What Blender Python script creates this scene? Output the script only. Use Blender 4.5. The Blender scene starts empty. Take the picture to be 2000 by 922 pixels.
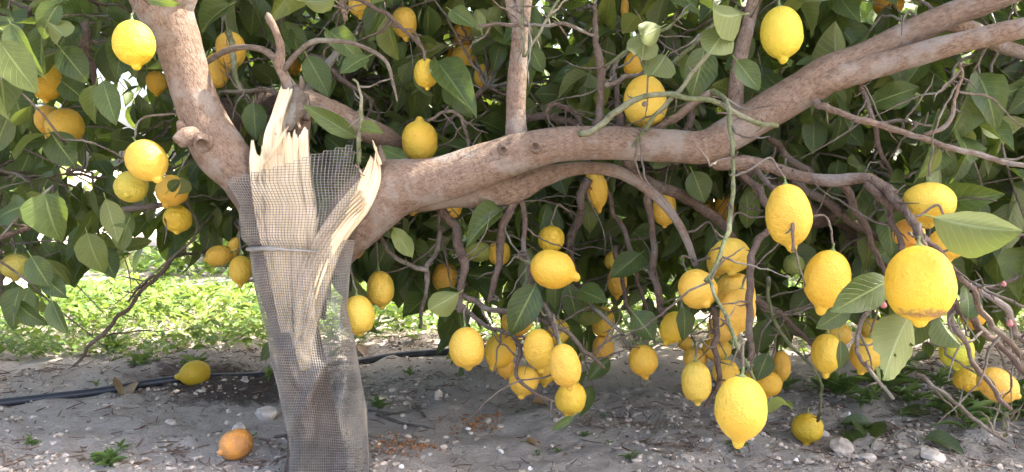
import bpy, math, random
import numpy as np
from mathutils import Vector, Quaternion, Matrix

# ------------------------------------------------------------------ camera, sky, sun, exposure
S = bpy.context.scene
COL = S.collection
CAM_H = 0.60
PITCH = math.radians(4.86)
FPX = 1540.0                                   # focal length in photo pixels (2000 wide)
cam_d = bpy.data.cameras.new('camera'); cam = bpy.data.objects.new('camera', cam_d); COL.objects.link(cam)
cam.location = (0, 0, CAM_H); cam.rotation_euler = (math.pi/2 - PITCH, 0, 0)
cam_d.sensor_width = 36.0; cam_d.lens = 36.0*FPX/2000.0
cam_d.clip_start = 0.02; cam_d.clip_end = 2000.0
S.camera = cam

SUN = Vector((0.60, 0.16, 0.78)).normalized()
W = bpy.data.worlds.new('World'); S.world = W; W.use_nodes = True
nt = W.node_tree; bg = nt.nodes['Background']
sky = nt.nodes.new('ShaderNodeTexSky'); sky.sky_type = 'NISHITA'; sky.sun_disc = False
sky.sun_elevation = math.asin(SUN.z); sky.sun_rotation = math.atan2(SUN.x, SUN.y)
sky.air_density = 0.75; sky.dust_density = 7.0; sky.ozone_density = 0.0
nt.links.new(sky.outputs[0], bg.inputs[0]); bg.inputs[1].default_value = 0.15
sl = bpy.data.lights.new('sun', 'SUN'); sl.energy = 2.6; sl.angle = math.radians(0.55); sl.color = (1.0, 0.92, 0.80)
so = bpy.data.objects.new('sun', sl); COL.objects.link(so); so.rotation_euler = SUN.to_track_quat('Z', 'Y').to_euler()
so.location = (3, 1, 6)
vs = S.view_settings
vs.view_transform = 'Standard'; vs.look = 'None'; vs.gamma = 1.0; vs.exposure = 3.16; vs.use_curve_mapping = False
S.cycles.max_bounces = 8; S.cycles.diffuse_bounces = 4; S.cycles.transparent_max_bounces = 16

rng = np.random.default_rng(7); random.seed(7)

# ------------------------------------------------------------------ helpers
CT, ST = math.cos(PITCH), math.sin(PITCH)
def P(px, py, Y):
    """the point seen at a photo pixel that lies Y metres ahead of the camera"""
    a = (px-1000.0)/FPX; b = (461.0-py)/FPX
    d = np.array([a, CT + b*ST, -ST + b*CT])
    return np.array([0, 0, CAM_H]) + d*(Y/d[1])
def project(X):
    X = np.asarray(X, float) - np.array([0, 0, CAM_H])
    zf = X[..., 1]*CT - X[..., 2]*ST
    up = X[..., 1]*ST + X[..., 2]*CT
    return 1000 + FPX*X[..., 0]/zf, 461 - FPX*up/zf, zf
def GP(px, py, z=0.0):
    """the point of the ground seen at a photo pixel"""
    a = (px-1000.0)/FPX; b = (461.0-py)/FPX
    d = np.array([a, CT + b*ST, -ST + b*CT])
    return np.array([0, 0, CAM_H]) + d*((z-CAM_H)/d[2])
def hash3(i, j, k, s):
    n = (i.astype(np.int64)*374761393 + j.astype(np.int64)*668265263 + k.astype(np.int64)*2147483647 + s*974634777) & 0x7fffffff
    n = ((n ^ (n >> 13))*1274126177) & 0x7fffffff
    n = ((n ^ (n >> 16))*668265263) & 0x7fffffff
    return (n & 0xffff)/65535.0
def vnoise(p, s=0):
    p = np.asarray(p, float); f = np.floor(p); t = p-f; t = t*t*(3-2*t); i = f.astype(np.int64); r = 0
    for a in (0, 1):
        for b in (0, 1):
            for c in (0, 1):
                w = (t[..., 0] if a else 1-t[..., 0])*(t[..., 1] if b else 1-t[..., 1])*(t[..., 2] if c else 1-t[..., 2])
                r = r + w*hash3(i[..., 0]+a, i[..., 1]+b, i[..., 2]+c, s)
    return r*2-1
def fbm(p, o=4, s=0):
    r = 0; a = 1.0; p = np.asarray(p, float)
    for k in range(o):
        r = r + a*vnoise(p, s+k); p = p*2.03+11.3; a *= 0.5
    return r
def mesh(name, V, F, uv=None, attrs=None, smooth=True):
    """V (n,3); F (m,3) or (m,4); uv per vertex (n,2); attrs {name: per-vertex float}"""
    V = np.asarray(V, np.float32); F = np.asarray(F, np.int32); m = bpy.data.meshes.new(name)
    k = F.shape[1]; nf = len(F)
    m.vertices.add(len(V)); m.vertices.foreach_set('co', V.ravel())
    m.loops.add(nf*k); m.loops.foreach_set('vertex_index', F.ravel())
    m.polygons.add(nf); m.polygons.foreach_set('loop_start', np.arange(nf, dtype=np.int32)*k)
    try: m.polygons.foreach_set('loop_total', np.full(nf, k, np.int32))
    except Exception: pass
    m.polygons.foreach_set('use_smooth', np.full(nf, smooth, bool))
    if uv is not None:
        l = m.uv_layers.new(name='UVMap'); l.data.foreach_set('uv', np.asarray(uv, np.float32)[F.ravel()].ravel())
    for an, av in (attrs or {}).items():
        a = m.attributes.new(an, 'FLOAT', 'POINT'); a.data.foreach_set('value', np.asarray(av, np.float32))
    m.update(calc_edges=True)
    return m
def obj(name, me, mat=None, parent=None, loc=None, kind=None):
    o = bpy.data.objects.new(name, me); COL.objects.link(o)
    if mat is not None and not me.materials: me.materials.append(mat)
    if parent is not None:
        o.parent = parent
    if loc is not None: o.location = loc
    if kind: o['kind'] = kind
    return o
def tag(o, label, cat, group=None):
    o['label'] = label; o['category'] = cat
    if group: o['group'] = group
    return o
def empty(name, loc):
    o = bpy.data.objects.new(name, None); COL.objects.link(o); o.location = loc; o.empty_display_size = 0.1
    return o
def joinparts(parts):
    """[(V,F,uv,attr)] -> one set"""
    V, F, U, A, n = [], [], [], [], 0
    for v, f, u, a in parts:
        V.append(v); F.append(np.asarray(f)+n); U.append(u); A.append(np.broadcast_to(a, (len(v),))); n += len(v)
    return np.concatenate(V), np.concatenate(F), np.concatenate(U), np.concatenate(A)
def catmull(pts, per):
    pts = np.asarray(pts, float)
    if len(pts) == 2: 
        t = np.linspace(0, 1, per+1)[:, None]; return pts[0]*(1-t)+pts[1]*t
    p = np.vstack([2*pts[0]-pts[1], pts, 2*pts[-1]-pts[-2]]); out = []
    for i in range(1, len(p)-2):
        t = np.linspace(0, 1, per, endpoint=False)[:, None]
        out.append(0.5*((2*p[i]) + (-p[i-1]+p[i+1])*t + (2*p[i-1]-5*p[i]+4*p[i+1]-p[i+2])*t**2 + (-p[i-1]+3*p[i]-3*p[i+1]+p[i+2])*t**3))
    out.append(p[-2][None]); return np.concatenate(out)
def tubegeo(pts, rad, nseg=10, per=6, rough=0.07, nscale=18.0, seed=0, cap=True, dimple=0.0, kink=0.0):
    """tapered tube along a smooth path; returns V,F(quads),uv"""
    C = catmull(np.column_stack([np.asarray(pts, float), np.asarray(rad, float)]), per)
    R = np.maximum(C[:, 3], 0.0004); C = C[:, :3]; n = len(C)
    if kink:
        e_ = np.minimum(1, np.minimum(np.arange(n), np.arange(n)[::-1])/3.0)[:, None]; sc_ = np.clip(.12/R.mean(), 6, 60)
        C = C + e_*kink*R[:, None]*np.stack([fbm(C*sc_+7.7*a_+seed, 2, 30+a_) for a_ in range(3)], -1)
        R = R*(1+.10*vnoise(C*sc_*2.2, seed+3))
    T = np.gradient(C, axis=0); T /= np.linalg.norm(T, axis=1)[:, None]+1e-12
    L = np.concatenate([[0], np.cumsum(np.linalg.norm(np.diff(C, axis=0), axis=1))])
    if cap:   # closing rings
        C = np.vstack([C[0], C, C[-1]-T[-1]*dimple*R[-1], C[-1]-T[-1]*dimple*R[-1]*1.5]); T = np.vstack([T[0], T, T[-1], T[-1]])
        R = np.concatenate([[R[0]*0.02], R, [R[-1]*0.7], [R[-1]*0.02]]); L = np.concatenate([[L[0]], L, [L[-1]+R[-2]*.3], [L[-1]+R[-2]*.6]]); n += 3
    U = np.zeros((n, 3)); a = np.array([0, 0, 1.0]) if abs(T[0][2]) < 0.8 else np.array([0, 1.0, 0])
    u = a - T[0]*a.dot(T[0]); u /= np.linalg.norm(u)
    for i in range(n):
        u = u - T[i]*u.dot(T[i]); u /= np.linalg.norm(u)+1e-12; U[i] = u
    B = np.cross(T, U); th = np.linspace(0, 2*np.pi, nseg, endpoint=False)
    d = np.cos(th)[None, :, None]*U[:, None, :] + np.sin(th)[None, :, None]*B[:, None, :]
    base = C[:, None, :] + d*R[:, None, None]
    if rough:
        q = base*nscale*1.0
        k = rough*fbm(q, 3, seed) + rough*0.8*vnoise(base*nscale*0.3+5, seed+9)
        base = C[:, None, :] + d*(R[:, None]*(1+k))[..., None]
    V = base.reshape(-1, 3)
    i = np.arange(n-1)[:, None]*nseg; j = np.arange(nseg)[None]; j2 = (j+1) % nseg
    F = np.stack([i+j, i+j2, i+nseg+j2, i+nseg+j], -1).reshape(-1, 4)
    fold = np.abs(((th/(2*np.pi))+0.0)*2-1)            # mirrored so the bark has no seam
    Rm = max(R.mean(), 0.002)
    uv = np.stack([np.broadcast_to(fold[None]*Rm*math.pi, (n, nseg)), np.broadcast_to(L[:, None], (n, nseg))], -1).reshape(-1, 2)
    return V, F, uv
def pxtube(path, **k):
    """path of (px, py, Y, radius in photo pixels)"""
    pts = [P(a, b, c) for a, b, c, r in path]; rad = [r*c/FPX for a, b, c, r in path]
    return tubegeo(pts, rad, **k), np.array(pts)

# ------------------------------------------------------------------ materials
def newmat(name):
    m = bpy.data.materials.new(name); m.use_nodes = True; t = m.node_tree
    return m, t, t.nodes['Principled BSDF'], t.nodes['Material Output']
class N:
    """tiny node-graph helper"""
    def __init__(s, t): s.t = t
    def n(s, typ, **k):
        o = s.t.nodes.new('ShaderNode'+typ)
        for a, b in k.items(): setattr(o, a, b)
        return o
    def l(s, a, b): s.t.links.new(a, b)
    def put(s, sock, v):
        if hasattr(v, 'node') : s.l(v, sock)
        else: sock.default_value = v
    def math(s, op, a, b=None, c=None, clamp=False):
        o = s.n('Math', operation=op, use_clamp=clamp); s.put(o.inputs[0], a)
        if b is not None: s.put(o.inputs[1], b)
        if c is not None: s.put(o.inputs[2], c)
        return o.outputs[0]
    def mix(s, f, a, b, blend='MIX'):
        o = s.n('Mix', data_type='RGBA', blend_type=blend); s.put(o.inputs[0], f); s.put(o.inputs[6], a); s.put(o.inputs[7], b)
        return o.outputs[2]
    def noise(s, vec, scale, detail=4, rough=0.55, dist=0.0):
        o = s.n('TexNoise'); o.inputs['Scale'].default_value = scale; o.inputs['Detail'].default_value = detail
        o.inputs['Roughness'].default_value = rough; o.inputs['Distortion'].default_value = dist
        if vec is not None: s.l(vec, o.inputs['Vector'])
        return o.outputs['Fac']
    def ramp(s, f, stops):
        o = s.n('ValToRGB'); e = o.color_ramp.elements
        while len(e) < len(stops): e.new(0.5)
        for i, (p, c) in enumerate(stops): e[i].position = p; e[i].color = (*c, 1) if len(c) == 3 else c
        s.put(o.inputs[0], f); return o.outputs[0]
    def mapr(s, f, a, b, c=0.0, d=1.0, smooth=True):
        o = s.n('MapRange', interpolation_type='SMOOTHSTEP' if smooth else 'LINEAR'); s.put(o.inputs[0], f)
        for i, v in enumerate((a, b, c, d)): o.inputs[1+i].default_value = v
        return o.outputs[0]
    def mapping(s, vec, scale):
        o = s.n('Mapping'); o.inputs['Scale'].default_value = scale; s.l(vec, o.inputs['Vector']); return o.outputs[0]
    def bump(s, h, strength, dist, normal=None):
        o = s.n('Bump'); o.inputs['Strength'].default_value = strength; o.inputs['Distance'].default_value = dist; s.l(h, o.inputs['Height'])
        if normal is not None: s.l(normal, o.inputs['Normal'])
        return o.outputs[0]
def c4(r, g, b): return (r, g, b, 1)

def bark_mat(name, dark, mid, light, grey, greyamt, bs=1.0):
    m, t, b, out = newmat(name); g = N(t)
    uv = g.n('TexCoord').outputs['UV']; ob = g.n('TexCoord').outputs['Object']
    st = g.mapping(uv, (1, 0.28, 1))
    n1 = g.noise(st, 430, 6, 0.72, 0.8); n2 = g.noise(uv, 60, 5, 0.6, 0.3); n3 = g.noise(ob, 14, 4, 0.6)
    cr = g.n('TexVoronoi', feature='DISTANCE_TO_EDGE'); cr.inputs['Scale'].default_value = 150
    g.l(g.mapping(uv, (1, 0.45, 1)), cr.inputs['Vector'])
    crack = g.mapr(cr.outputs['Distance'], 0.0, 0.12, 1, 0)
    lat = g.noise(g.mapping(uv, (0.3, 1, 1)), 260, 3, 0.6)            # short cross marks
    c = g.ramp(n1, [(0.3, dark), (0.5, mid), (0.72, light)])
    c = g.mix(g.mapr(n2, 0.40, 0.66, 0, 0.6), c, c4(*light))
    c = g.mix(g.mapr(g.noise(g.mapping(uv, (1, .5, 1)), 210, 5, .75, .6), 0.40, 0.52, 0.45, 0), c, c4(*[x*.55 for x in dark]))
    c = g.mix(g.math('MULTIPLY', g.mapr(n3, 0.5, 0.62), greyamt), c, c4(*grey))
    c = g.mix(g.math('MULTIPLY', crack, g.mapr(n2, 0.45, 0.65, 0.0, 0.22)), c, c4(*[x*0.45 for x in dark]))
    c = g.mix(g.mapr(lat, 0.66, 0.74, 0, 0.5), c, c4(*[x*0.5 for x in dark]))
    g.l(c, b.inputs['Base Color']); b.inputs['Roughness'].default_value = 0.85
    b.inputs['Specular IOR Level'].default_value = 0.25
    h = g.math('ADD', g.math('MULTIPLY', n1, 0.7), g.math('MULTIPLY', crack, -0.12)); h = g.math('ADD', h, n2)
    g.l(g.bump(h, 0.9*bs, 0.007), b.inputs['Normal'])
    return m
M = {}
M['bark'] = bark_mat('bark', (.105, .070, .050), (.190, .132, .096), (.29, .213, .163), (.265, .238, .213), 0.65)
M['bark_dark'] = bark_mat('dark_bark', (.065, .043, .033), (.115, .08, .062), (.175, .128, .10), (.17, .15, .13), 0.5)  # darker bark tone; on the trunk it paints in the shade under the net
M['twig'] = bark_mat('twig_bark', (.06, .046, .035), (.115, .09, .070), (.19, .155, .125), (.19, .18, .15), 0.8, 0.8)
M['green_twig'] = bark_mat('green_twig', (.05, .06, .025), (.09, .105, .045), (.16, .17, .09), (.26, .25, .19), 0.5, 0.5)

def wood_mat():
    m, t, b, out = newmat('fresh_split_wood'); g = N(t)
    uv = g.n('TexCoord').outputs['UV']; ob = g.n('TexCoord').outputs['Object']
    n1 = g.noise(g.mapping(uv, (1, 0.035, 1)), 420, 5, 0.6, 0.4); n2 = g.noise(g.mapping(uv, (1, 0.12, 1)), 90, 4, 0.6)
    c = g.ramp(n1, [(0.25, (.46, .32, .17)), (0.42, (.66, .52, .33)), (0.62, (.74, .62, .44))])
    c = g.mix(g.mapr(n2, 0.58, 0.75, 0, 0.55), c, c4(.60, .40, .20))
    c = g.mix(g.mapr(g.noise(ob, 22, 3), 0.55, 0.7, 0, 0.6), c, c4(.80, .62, .50))
    g.l(c, b.inputs['Base Color']); b.inputs['Roughness'].default_value = 0.75; b.inputs['Specular IOR Level'].default_value = 0.3
    g.l(g.bump(g.math('ADD', n1, n2), 0.8, 0.004), b.inputs['Normal'])
    return m
M['wood'] = wood_mat()

def leaf_mat(name, dark, mid, yel, under, trans=0.22):
    m, t, b, out = newmat(name); g = N(t)
    uv = g.n('TexCoord').outputs['UV']; sx = g.n('SeparateXYZ'); g.l(uv, sx.inputs[0]); u, v = sx.outputs[0], sx.outputs[1]
    tint = g.n('Attribute', attribute_name='tint').outputs['Fac']
    av = g.math('ABSOLUTE', g.math('SUBTRACT', v, 0.5))
    rib = g.mapr(av, 0.008, 0.045, 1, 0)
    ph = g.math('SUBTRACT', g.math('MULTIPLY', u, 9.0), g.math('MULTIPLY', av, 5.5))
    fr = g.math('ABSOLUTE', g.math('SUBTRACT', g.math('FRACT', ph), 0.5))
    vein = g.math('MULTIPLY', g.mapr(fr, 0.02, 0.12, 1, 0), g.mapr(av, 0.38, 0.5, 1, 0))
    obj_n = g.noise(g.n('TexCoord').outputs['Object'], 55, 4, 0.6)
    blot = g.noise(uv, 4.0, 5, 0.6, 0.4)
    c = g.ramp(tint, [(0.0, dark), (0.62, mid), (1.0, yel)])
    c = g.mix(g.mapr(blot, 0.42, 0.7, 0, 0.35), c, c4(*[min(1, x*1.5) for x in mid]))
    c = g.mix(g.mapr(obj_n, 0.35, 0.65, 0.22, 0), c, c4(*[x*0.6 for x in dark]))
    top = g.mix(g.math('MAXIMUM', g.math('MULTIPLY', rib, 0.75), g.math('MULTIPLY', vein, 0.28)), c, c4(.20, .25, .075))
    und = g.mix(g.mapr(tint, 0.3, 1.0, 0, 0.5), c4(*under), c4(*[x*1.2 for x in yel]))
    und = g.mix(g.math('MAXIMUM', g.math('MULTIPLY', rib, 0.7), g.math('MULTIPLY', vein, 0.35)), und, c4(.26, .31, .15))
    geo = g.n('NewGeometry')
    col = g.mix(geo.outputs['Backfacing'], top, und)
    g.l(col, b.inputs['Base Color'])
    g.l(g.math('ADD', g.math('MULTIPLY', geo.outputs['Backfacing'], 0.2), g.mapr(blot, 0.3, 0.7, 0.34, 0.55)), b.inputs['Roughness'])
    b.inputs['Specular IOR Level'].default_value = 0.36
    h = g.math('ADD', g.math('MULTIPLY', g.math('MAXIMUM', rib, g.math('MULTIPLY', vein, 0.6)), -1.0), g.math('MULTIPLY', blot, 0.5))
    g.l(g.bump(h, 0.5, 0.002), b.inputs['Normal'])
    tr = g.n('BsdfTranslucent'); g.l(g.mix(0.5, c, c4(.30, .42, .04)), tr.inputs[0])
    mx = g.n('MixShader'); mx.inputs[0].default_value = trans
    g.l(b.outputs[0], mx.inputs[1]); g.l(tr.outputs[0], mx.inputs[2]); g.l(mx.outputs[0], out.inputs[0])
    return m
M['leaf'] = leaf_mat('lemon_leaf', (.027, .048, .014), (.064, .096, .022), (.18, .195, .038), (.110, .135, .054), 0.28)
M['grass'] = leaf_mat('weed_leaf', (.07, .13, .03), (.12, .21, .045), (.28, .33, .09), (.16, .24, .08), 0.35)
M['far_leaf'] = leaf_mat('far_leaf', (.035, .07, .022), (.08, .14, .035), (.19, .24, .05), (.13, .18, .08), 0.3)
M['dead_leaf'] = leaf_mat('dead_leaf', (.11, .055, .022), (.20, .105, .045), (.30, .18, .09), (.23, .15, .085), 0.1)

def lemon_mat(name, rot=False, scar=False):
    m, t, b, out = newmat(name); g = N(t)
    ob = g.n('TexCoord').outputs['Object']; col = g.n('ObjectInfo').outputs['Color']; rnd = g.n('ObjectInfo').outputs['Random']
    off = g.n('VectorMath', operation='ADD'); g.l(ob, off.inputs[0])
    cmb = g.n('CombineXYZ'); g.l(g.math('MULTIPLY', rnd, 37.0), cmb.inputs[0]); g.l(g.math('MULTIPLY', rnd, 91.0), cmb.inputs[2]); g.l(cmb.outputs[0], off.inputs[1])
    p = off.outputs[0]
    n1 = g.noise(p, 26, 4, 0.55); n2 = g.noise(p, 90, 5, 0.6); n3 = g.noise(p, 360, 3, 0.6)
    c = g.mix(g.mapr(n1, 0.38, 0.68, 0, 0.45), col, g.mix(1.0, col, c4(1.05, 0.83, 0.5), 'MULTIPLY'))
    c = g.mix(g.mapr(n2, 0.64, 0.78, 0, 0.30), c, c4(.50, .28, .05))
    sp = g.n('TexVoronoi'); sp.inputs['Scale'].default_value = 70; g.l(p, sp.inputs['Vector'])
    c = g.mix(g.math('MULTIPLY', g.mapr(sp.outputs['Distance'], 0.08, 0.16, 1, 0), g.mapr(n1, 0.5, 0.6, 0, 0.5)), c, c4(.25, .14, .04))
    sz = g.n('SeparateXYZ'); g.l(ob, sz.inputs[0])
    if scar:
        k = g.mapr(g.math('ADD', sz.outputs[2], g.math('MULTIPLY', g.math('SUBTRACT', n2, 0.5), 0.028)), -0.034, -0.029, 1, 0)
        k2 = g.mapr(g.math('ADD', sz.outputs[2], g.math('MULTIPLY', g.math('SUBTRACT', n1, 0.5), 0.02)), -0.041, -0.037, 0, 1)
        c = g.mix(g.math('MULTIPLY', g.math('MULTIPLY', k, k2), g.mapr(n3, 0.3, 0.6, 0.5, 0.9)), c, c4(.16, .10, .055))
    if rot:
        c = g.mix(g.mapr(n1, 0.45, 0.6, 0, 0.55), c, c4(.50, .24, .10))
        c = g.mix(g.mapr(g.math('ADD', sz.outputs[0], g.math('MULTIPLY', n2, 0.02)), 0.026, 0.04, 0, 0.8), c, c4(.22, .13, .07))
    g.l(c, b.inputs['Base Color'])
    b.inputs['Roughness'].default_value = 0.52; b.inputs['Specular IOR Level'].default_value = 0.38
    b.inputs['Subsurface Weight'].default_value = 0.12; b.inputs['Subsurface Radius'].default_value = (0.012, 0.008, 0.002); b.inputs['Subsurface Scale'].default_value = 0.5
    pv = g.n('TexVoronoi', feature='SMOOTH_F1'); pv.inputs['Scale'].default_value = 420; g.l(p, pv.inputs['Vector'])
    h = g.math('ADD', g.math('MULTIPLY', n2, 1.3), g.math('MULTIPLY', pv.outputs['Distance'], 0.35))
    g.l(g.bump(h, 0.55, 0.006), b.inputs['Normal'])
    return m
M['lemon'] = lemon_mat('lemon_peel'); M['lemon_scar'] = lemon_mat('scarred_lemon_peel', scar=True); M['lemon_rot'] = lemon_mat('rotting_lemon_peel', rot=True)

def ground_mat():
    m, t, b, out = newmat('dry_orchard_soil'); g = N(t)
    ob = g.n('TexCoord').outputs['Object']
    n1 = g.noise(ob, 3.0, 5, 0.6, 0.3); n2 = g.noise(ob, 26, 7, 0.72, 0.5); n3 = g.noise(ob, 150, 6, 0.75); n4 = g.noise(ob, 1.1, 3)
    c = g.ramp(n2, [(0.28, (.31, .255, .205)), (0.44, (.52, .455, .385)), (0.70, (.64, .575, .50))])
    c = g.mix(g.mapr(n1, 0.42, 0.62, 0, 0.6), c, c4(.53, .465, .395))
    c = g.mix(g.mapr(n3, 0.5, 0.72, 0, 0.55), c, c4(.66, .60, .53))
    c = g.mix(g.mapr(n3, 0.34, 0.44, 0.6, 0), c, c4(.21, .165, .13))
    c = g.mix(g.mapr(g.noise(ob, 7.5, 5, 0.7, 0.5), 0.62, 0.72, 0, 0.4), c, c4(.27, .18, .12))
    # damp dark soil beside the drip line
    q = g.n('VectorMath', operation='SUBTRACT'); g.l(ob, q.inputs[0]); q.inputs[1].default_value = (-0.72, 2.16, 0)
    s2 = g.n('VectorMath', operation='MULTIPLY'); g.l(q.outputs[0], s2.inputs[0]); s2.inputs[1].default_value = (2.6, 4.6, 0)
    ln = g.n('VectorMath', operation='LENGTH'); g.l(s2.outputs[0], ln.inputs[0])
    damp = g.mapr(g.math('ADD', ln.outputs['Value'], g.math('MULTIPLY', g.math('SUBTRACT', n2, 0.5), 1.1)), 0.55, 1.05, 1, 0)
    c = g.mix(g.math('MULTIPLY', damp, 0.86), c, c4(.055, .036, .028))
    # pale trodden soil far from the trees
    sy = g.n('SeparateXYZ'); g.l(ob, sy.inputs[0])
    c = g.mix(g.mapr(sy.outputs[1], 4.0, 6.0, 0, 0.7), c, c4(.50, .43, .35))
    cr = g.n('TexVoronoi', feature='DISTANCE_TO_EDGE'); cr.inputs['Scale'].default_value = 16
    wv = g.n('VectorMath', operation='ADD'); g.l(ob, wv.inputs[0])
    nn = g.n('TexNoise'); nn.inputs['Scale'].default_value = 14; sc = g.n('VectorMath', operation='SCALE'); sc.inputs['Scale'].default_value = 0.07
    g.l(ob, nn.inputs['Vector']); g.l(nn.outputs['Color'], sc.inputs[0]); g.l(sc.outputs[0], wv.inputs[1]); g.l(wv.outputs[0], cr.inputs['Vector'])
    crack = g.math('MULTIPLY', g.mapr(cr.outputs['Distance'], 0.0, 0.03, 1, 0), g.mapr(n1, 0.45, 0.6))
    c = g.mix(g.math('MULTIPLY', crack, 0.5), c, c4(.09, .07, .055))
    g.l(c, b.inputs['Base Color']); b.inputs['Roughness'].default_value = 0.95; b.inputs['Specular IOR Level'].default_value = 0.15
    h = g.math('ADD', g.math('MULTIPLY', n2, 1.0), g.math('MULTIPLY', n3, 0.45)); h = g.math('SUBTRACT', h, g.math('MULTIPLY', crack, 0.5))
    g.l(g.bump(h, 1.0, 0.034), b.inputs['Normal'])
    return m
M['ground'] = ground_mat()
def simple(name, col, var, rough, scale, spec=0.3, bump=0.3, dist=0.002):
    m, t, b, out = newmat(name); g = N(t); ob = g.n('TexCoord').outputs['Object']
    n = g.noise(ob, scale, 5, 0.6)
    g.l(g.ramp(n, [(0.3, tuple(x*(1-var) for x in col)), (0.7, tuple(min(1, x*(1+var)) for x in col))]), b.inputs['Base Color'])
    b.inputs['Roughness'].default_value = rough; b.inputs['Specular IOR Level'].default_value = spec
    g.l(g.bump(n, bump, dist), b.inputs['Normal']); return m
M['stone'] = simple('limestone', (.50, .44, .375), .28, .9, 60, .2, .6, .004)
M['clod'] = simple('soil_clod', (.42, .355, .29), .55, .95, 40, .1, .6, .004)
M['crumb'] = simple('dark_soil_crumb', (.17, .13, .10), .5, .95, 40, .1, .6, .004)
M['hose'] = simple('black_polyethylene', (.022, .024, .03), .35, .42, 90, .5, .15)
M['shell'] = simple('snail_shell', (.78, .74, .68), .12, .5, 200, .4, .2)
M['snail'] = simple('dark_snail_shell', (.10, .065, .04), .4, .45, 300, .4, .2)
M['litter'] = simple('dry_litter', (.15, .10, .07), .6, .9, 30, .15, .4)
M['rust'] = simple('rusty_peel_crumbs', (.30, .15, .07), .45, .95, 60, .1, .5)
M['stalk'] = simple('green_stalk', (.13, .17, .06), .4, .6, 120, .3, .3)
def net_mat():
    m, t, b, out = newmat('net_thread'); g = N(t)
    ob = g.n('TexCoord').outputs['Object']; n = g.noise(ob, 18, 4, 0.6)
    g.l(g.ramp(n, [(0.35, (.14, .135, .13)), (0.55, (.22, .205, .18)), (0.72, (.31, .27, .205))]), b.inputs['Base Color'])
    b.inputs['Roughness'].default_value = 0.5; b.inputs['Specular IOR Level'].default_value = 0.4
    return m
M['net'] = net_mat()

# ------------------------------------------------------------------ ground
def axis(lo, hi, step, far_lo, far_hi, grow=1.13):
    a = list(np.arange(lo, hi, step)); s = step; x = a[-1]
    while x < far_hi: s *= grow; x += s; a.append(x)
    s = step; x = a[0]; pre = []
    while x > far_lo: s *= grow; x -= s; pre.append(x)
    return np.array(pre[::-1]+a)
def ground_z(x, y):
    x = np.asarray(x, float); y = np.asarray(y, float)
    p = np.stack([x, y, np.zeros_like(x)], -1)
    near = np.clip(1.4-np.hypot(x, y-2)/9.0, 0.0, 1)
    z = 0.016*fbm(p*3.1, 3, 3) + near*(0.010*fbm(p*13, 3, 20))
    hy = hose_y(x)
    z = z + 0.035*np.exp(-((y-hy-0.17)/0.10)**2)*(0.65+0.5*vnoise(p*4, 44)) - 0.012*np.exp(-((y-hy)/0.06)**2)
    return z
HOSE = [(-900, 860), (-500, 822), (-200, 795), (0, 774), (180, 757), (350, 741), (520, 721), (700, 694), (790, 687), (880, 683), (1000, 678), (1090, 672)]
_hp = np.array([GP(a, b, 0.012) for a, b in HOSE]); _hp = _hp[np.argsort(_hp[:, 0])]
def hose_y(x): return np.interp(x, _hp[:, 0], _hp[:, 1])
ax = axis(-2.2, 2.4, 0.015, -400, 400); ay = axis(0.7, 4.4, 0.015, -400, 600)
gx, gy = np.meshgrid(ax, ay); fine = near_f = 1.0
gz = ground_z(gx, gy)
nearm = ((gx > -2.3) & (gx < 2.5) & (gy > .6) & (gy < 4.5))
pp = np.stack([gx, gy, 0*gx], -1)
gz = gz + nearm*(0.010*np.maximum(0, fbm(pp*30, 3, 60))**1.2*np.clip(.6+vnoise(pp*2.5, 64), .25, 1.5) + 0.0030*fbm(pp*70, 2, 70))
V = np.stack([gx, gy, gz], -1).reshape(-1, 3); nx = len(ax); ny = len(ay)
i = (np.arange(ny-1)[:, None]*nx + np.arange(nx-1)[None]).ravel()
gr = obj('ground', mesh('ground', V, np.stack([i, i+1, i+nx+1, i+nx], -1)), M['ground'], kind='structure')

# ------------------------------------------------------------------ the split lemon tree: wood
TREE_BASE = P(640, 944, 1.52); TREE_BASE[2] = 0.0
tree = empty('lemon_tree', TREE_BASE)
tag(tree, 'lemon tree with split trunk, torn pale wood and long low limb laden with fruit', 'tree')
TB = -Vector(TREE_BASE)
CLEAR = []
SAMPLES = []          # points on the wood, for hanging stalks
def wood(name, path, mat='bark', seg=12, per=7, rough=0.06, ns=18, parent=None, sample=True, dimple=0.0, kink=0.0):
    (V, F, uv), pts = pxtube(path, nseg=seg, per=per, rough=rough, nscale=ns, seed=len(SAMPLES), dimple=dimple, kink=kink)
    if sample:
        c = catmull(pts, 8); SAMPLES.append(c)
        if name in ('limb', 'trunk') or (name == 'branch' and mat == 'bark'): CLEAR.append(catmull(np.array(path, float), 8))
    return obj(name, mesh(name, V, F, uv), M[mat], parent or tree, TB if parent is None else None)

trunk = wood('trunk', [(622, 1010, 1.53, 92), (620, 950, 1.53, 72), (615, 880, 1.53, 54), (604, 790, 1.53, 46), (588, 700, 1.53, 45), (570, 620, 1.53, 46), (550, 540, 1.53, 49),
                       (530, 455, 1.52, 48), (506, 392, 1.51, 46.5), (478, 350, 1.507, 45.5)], 'bark_dark', seg=32, per=14, rough=0.07, ns=14)  # darkness under the net is put into this bark colour
limb_left = wood('limb', [(500, 384, 1.51, 42), (474, 346, 1.505, 44), (434, 300, 1.50, 49), (403, 248, 1.50, 45), (376, 180, 1.50, 41), (358, 120, 1.50, 42), (340, 62, 1.50, 45), (318, 12, 1.50, 53), (290, -40, 1.50, 50), (250, -110, 1.50, 42), (215, -220, 1.48, 36)], seg=28, per=14, rough=0.05, ns=16)
wood('limb', [(330, 30, 1.50, 40), (352, -20, 1.49, 34), (380, -90, 1.47, 30), (420, -220, 1.45, 24)], seg=18, per=10, rough=0.05)
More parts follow.
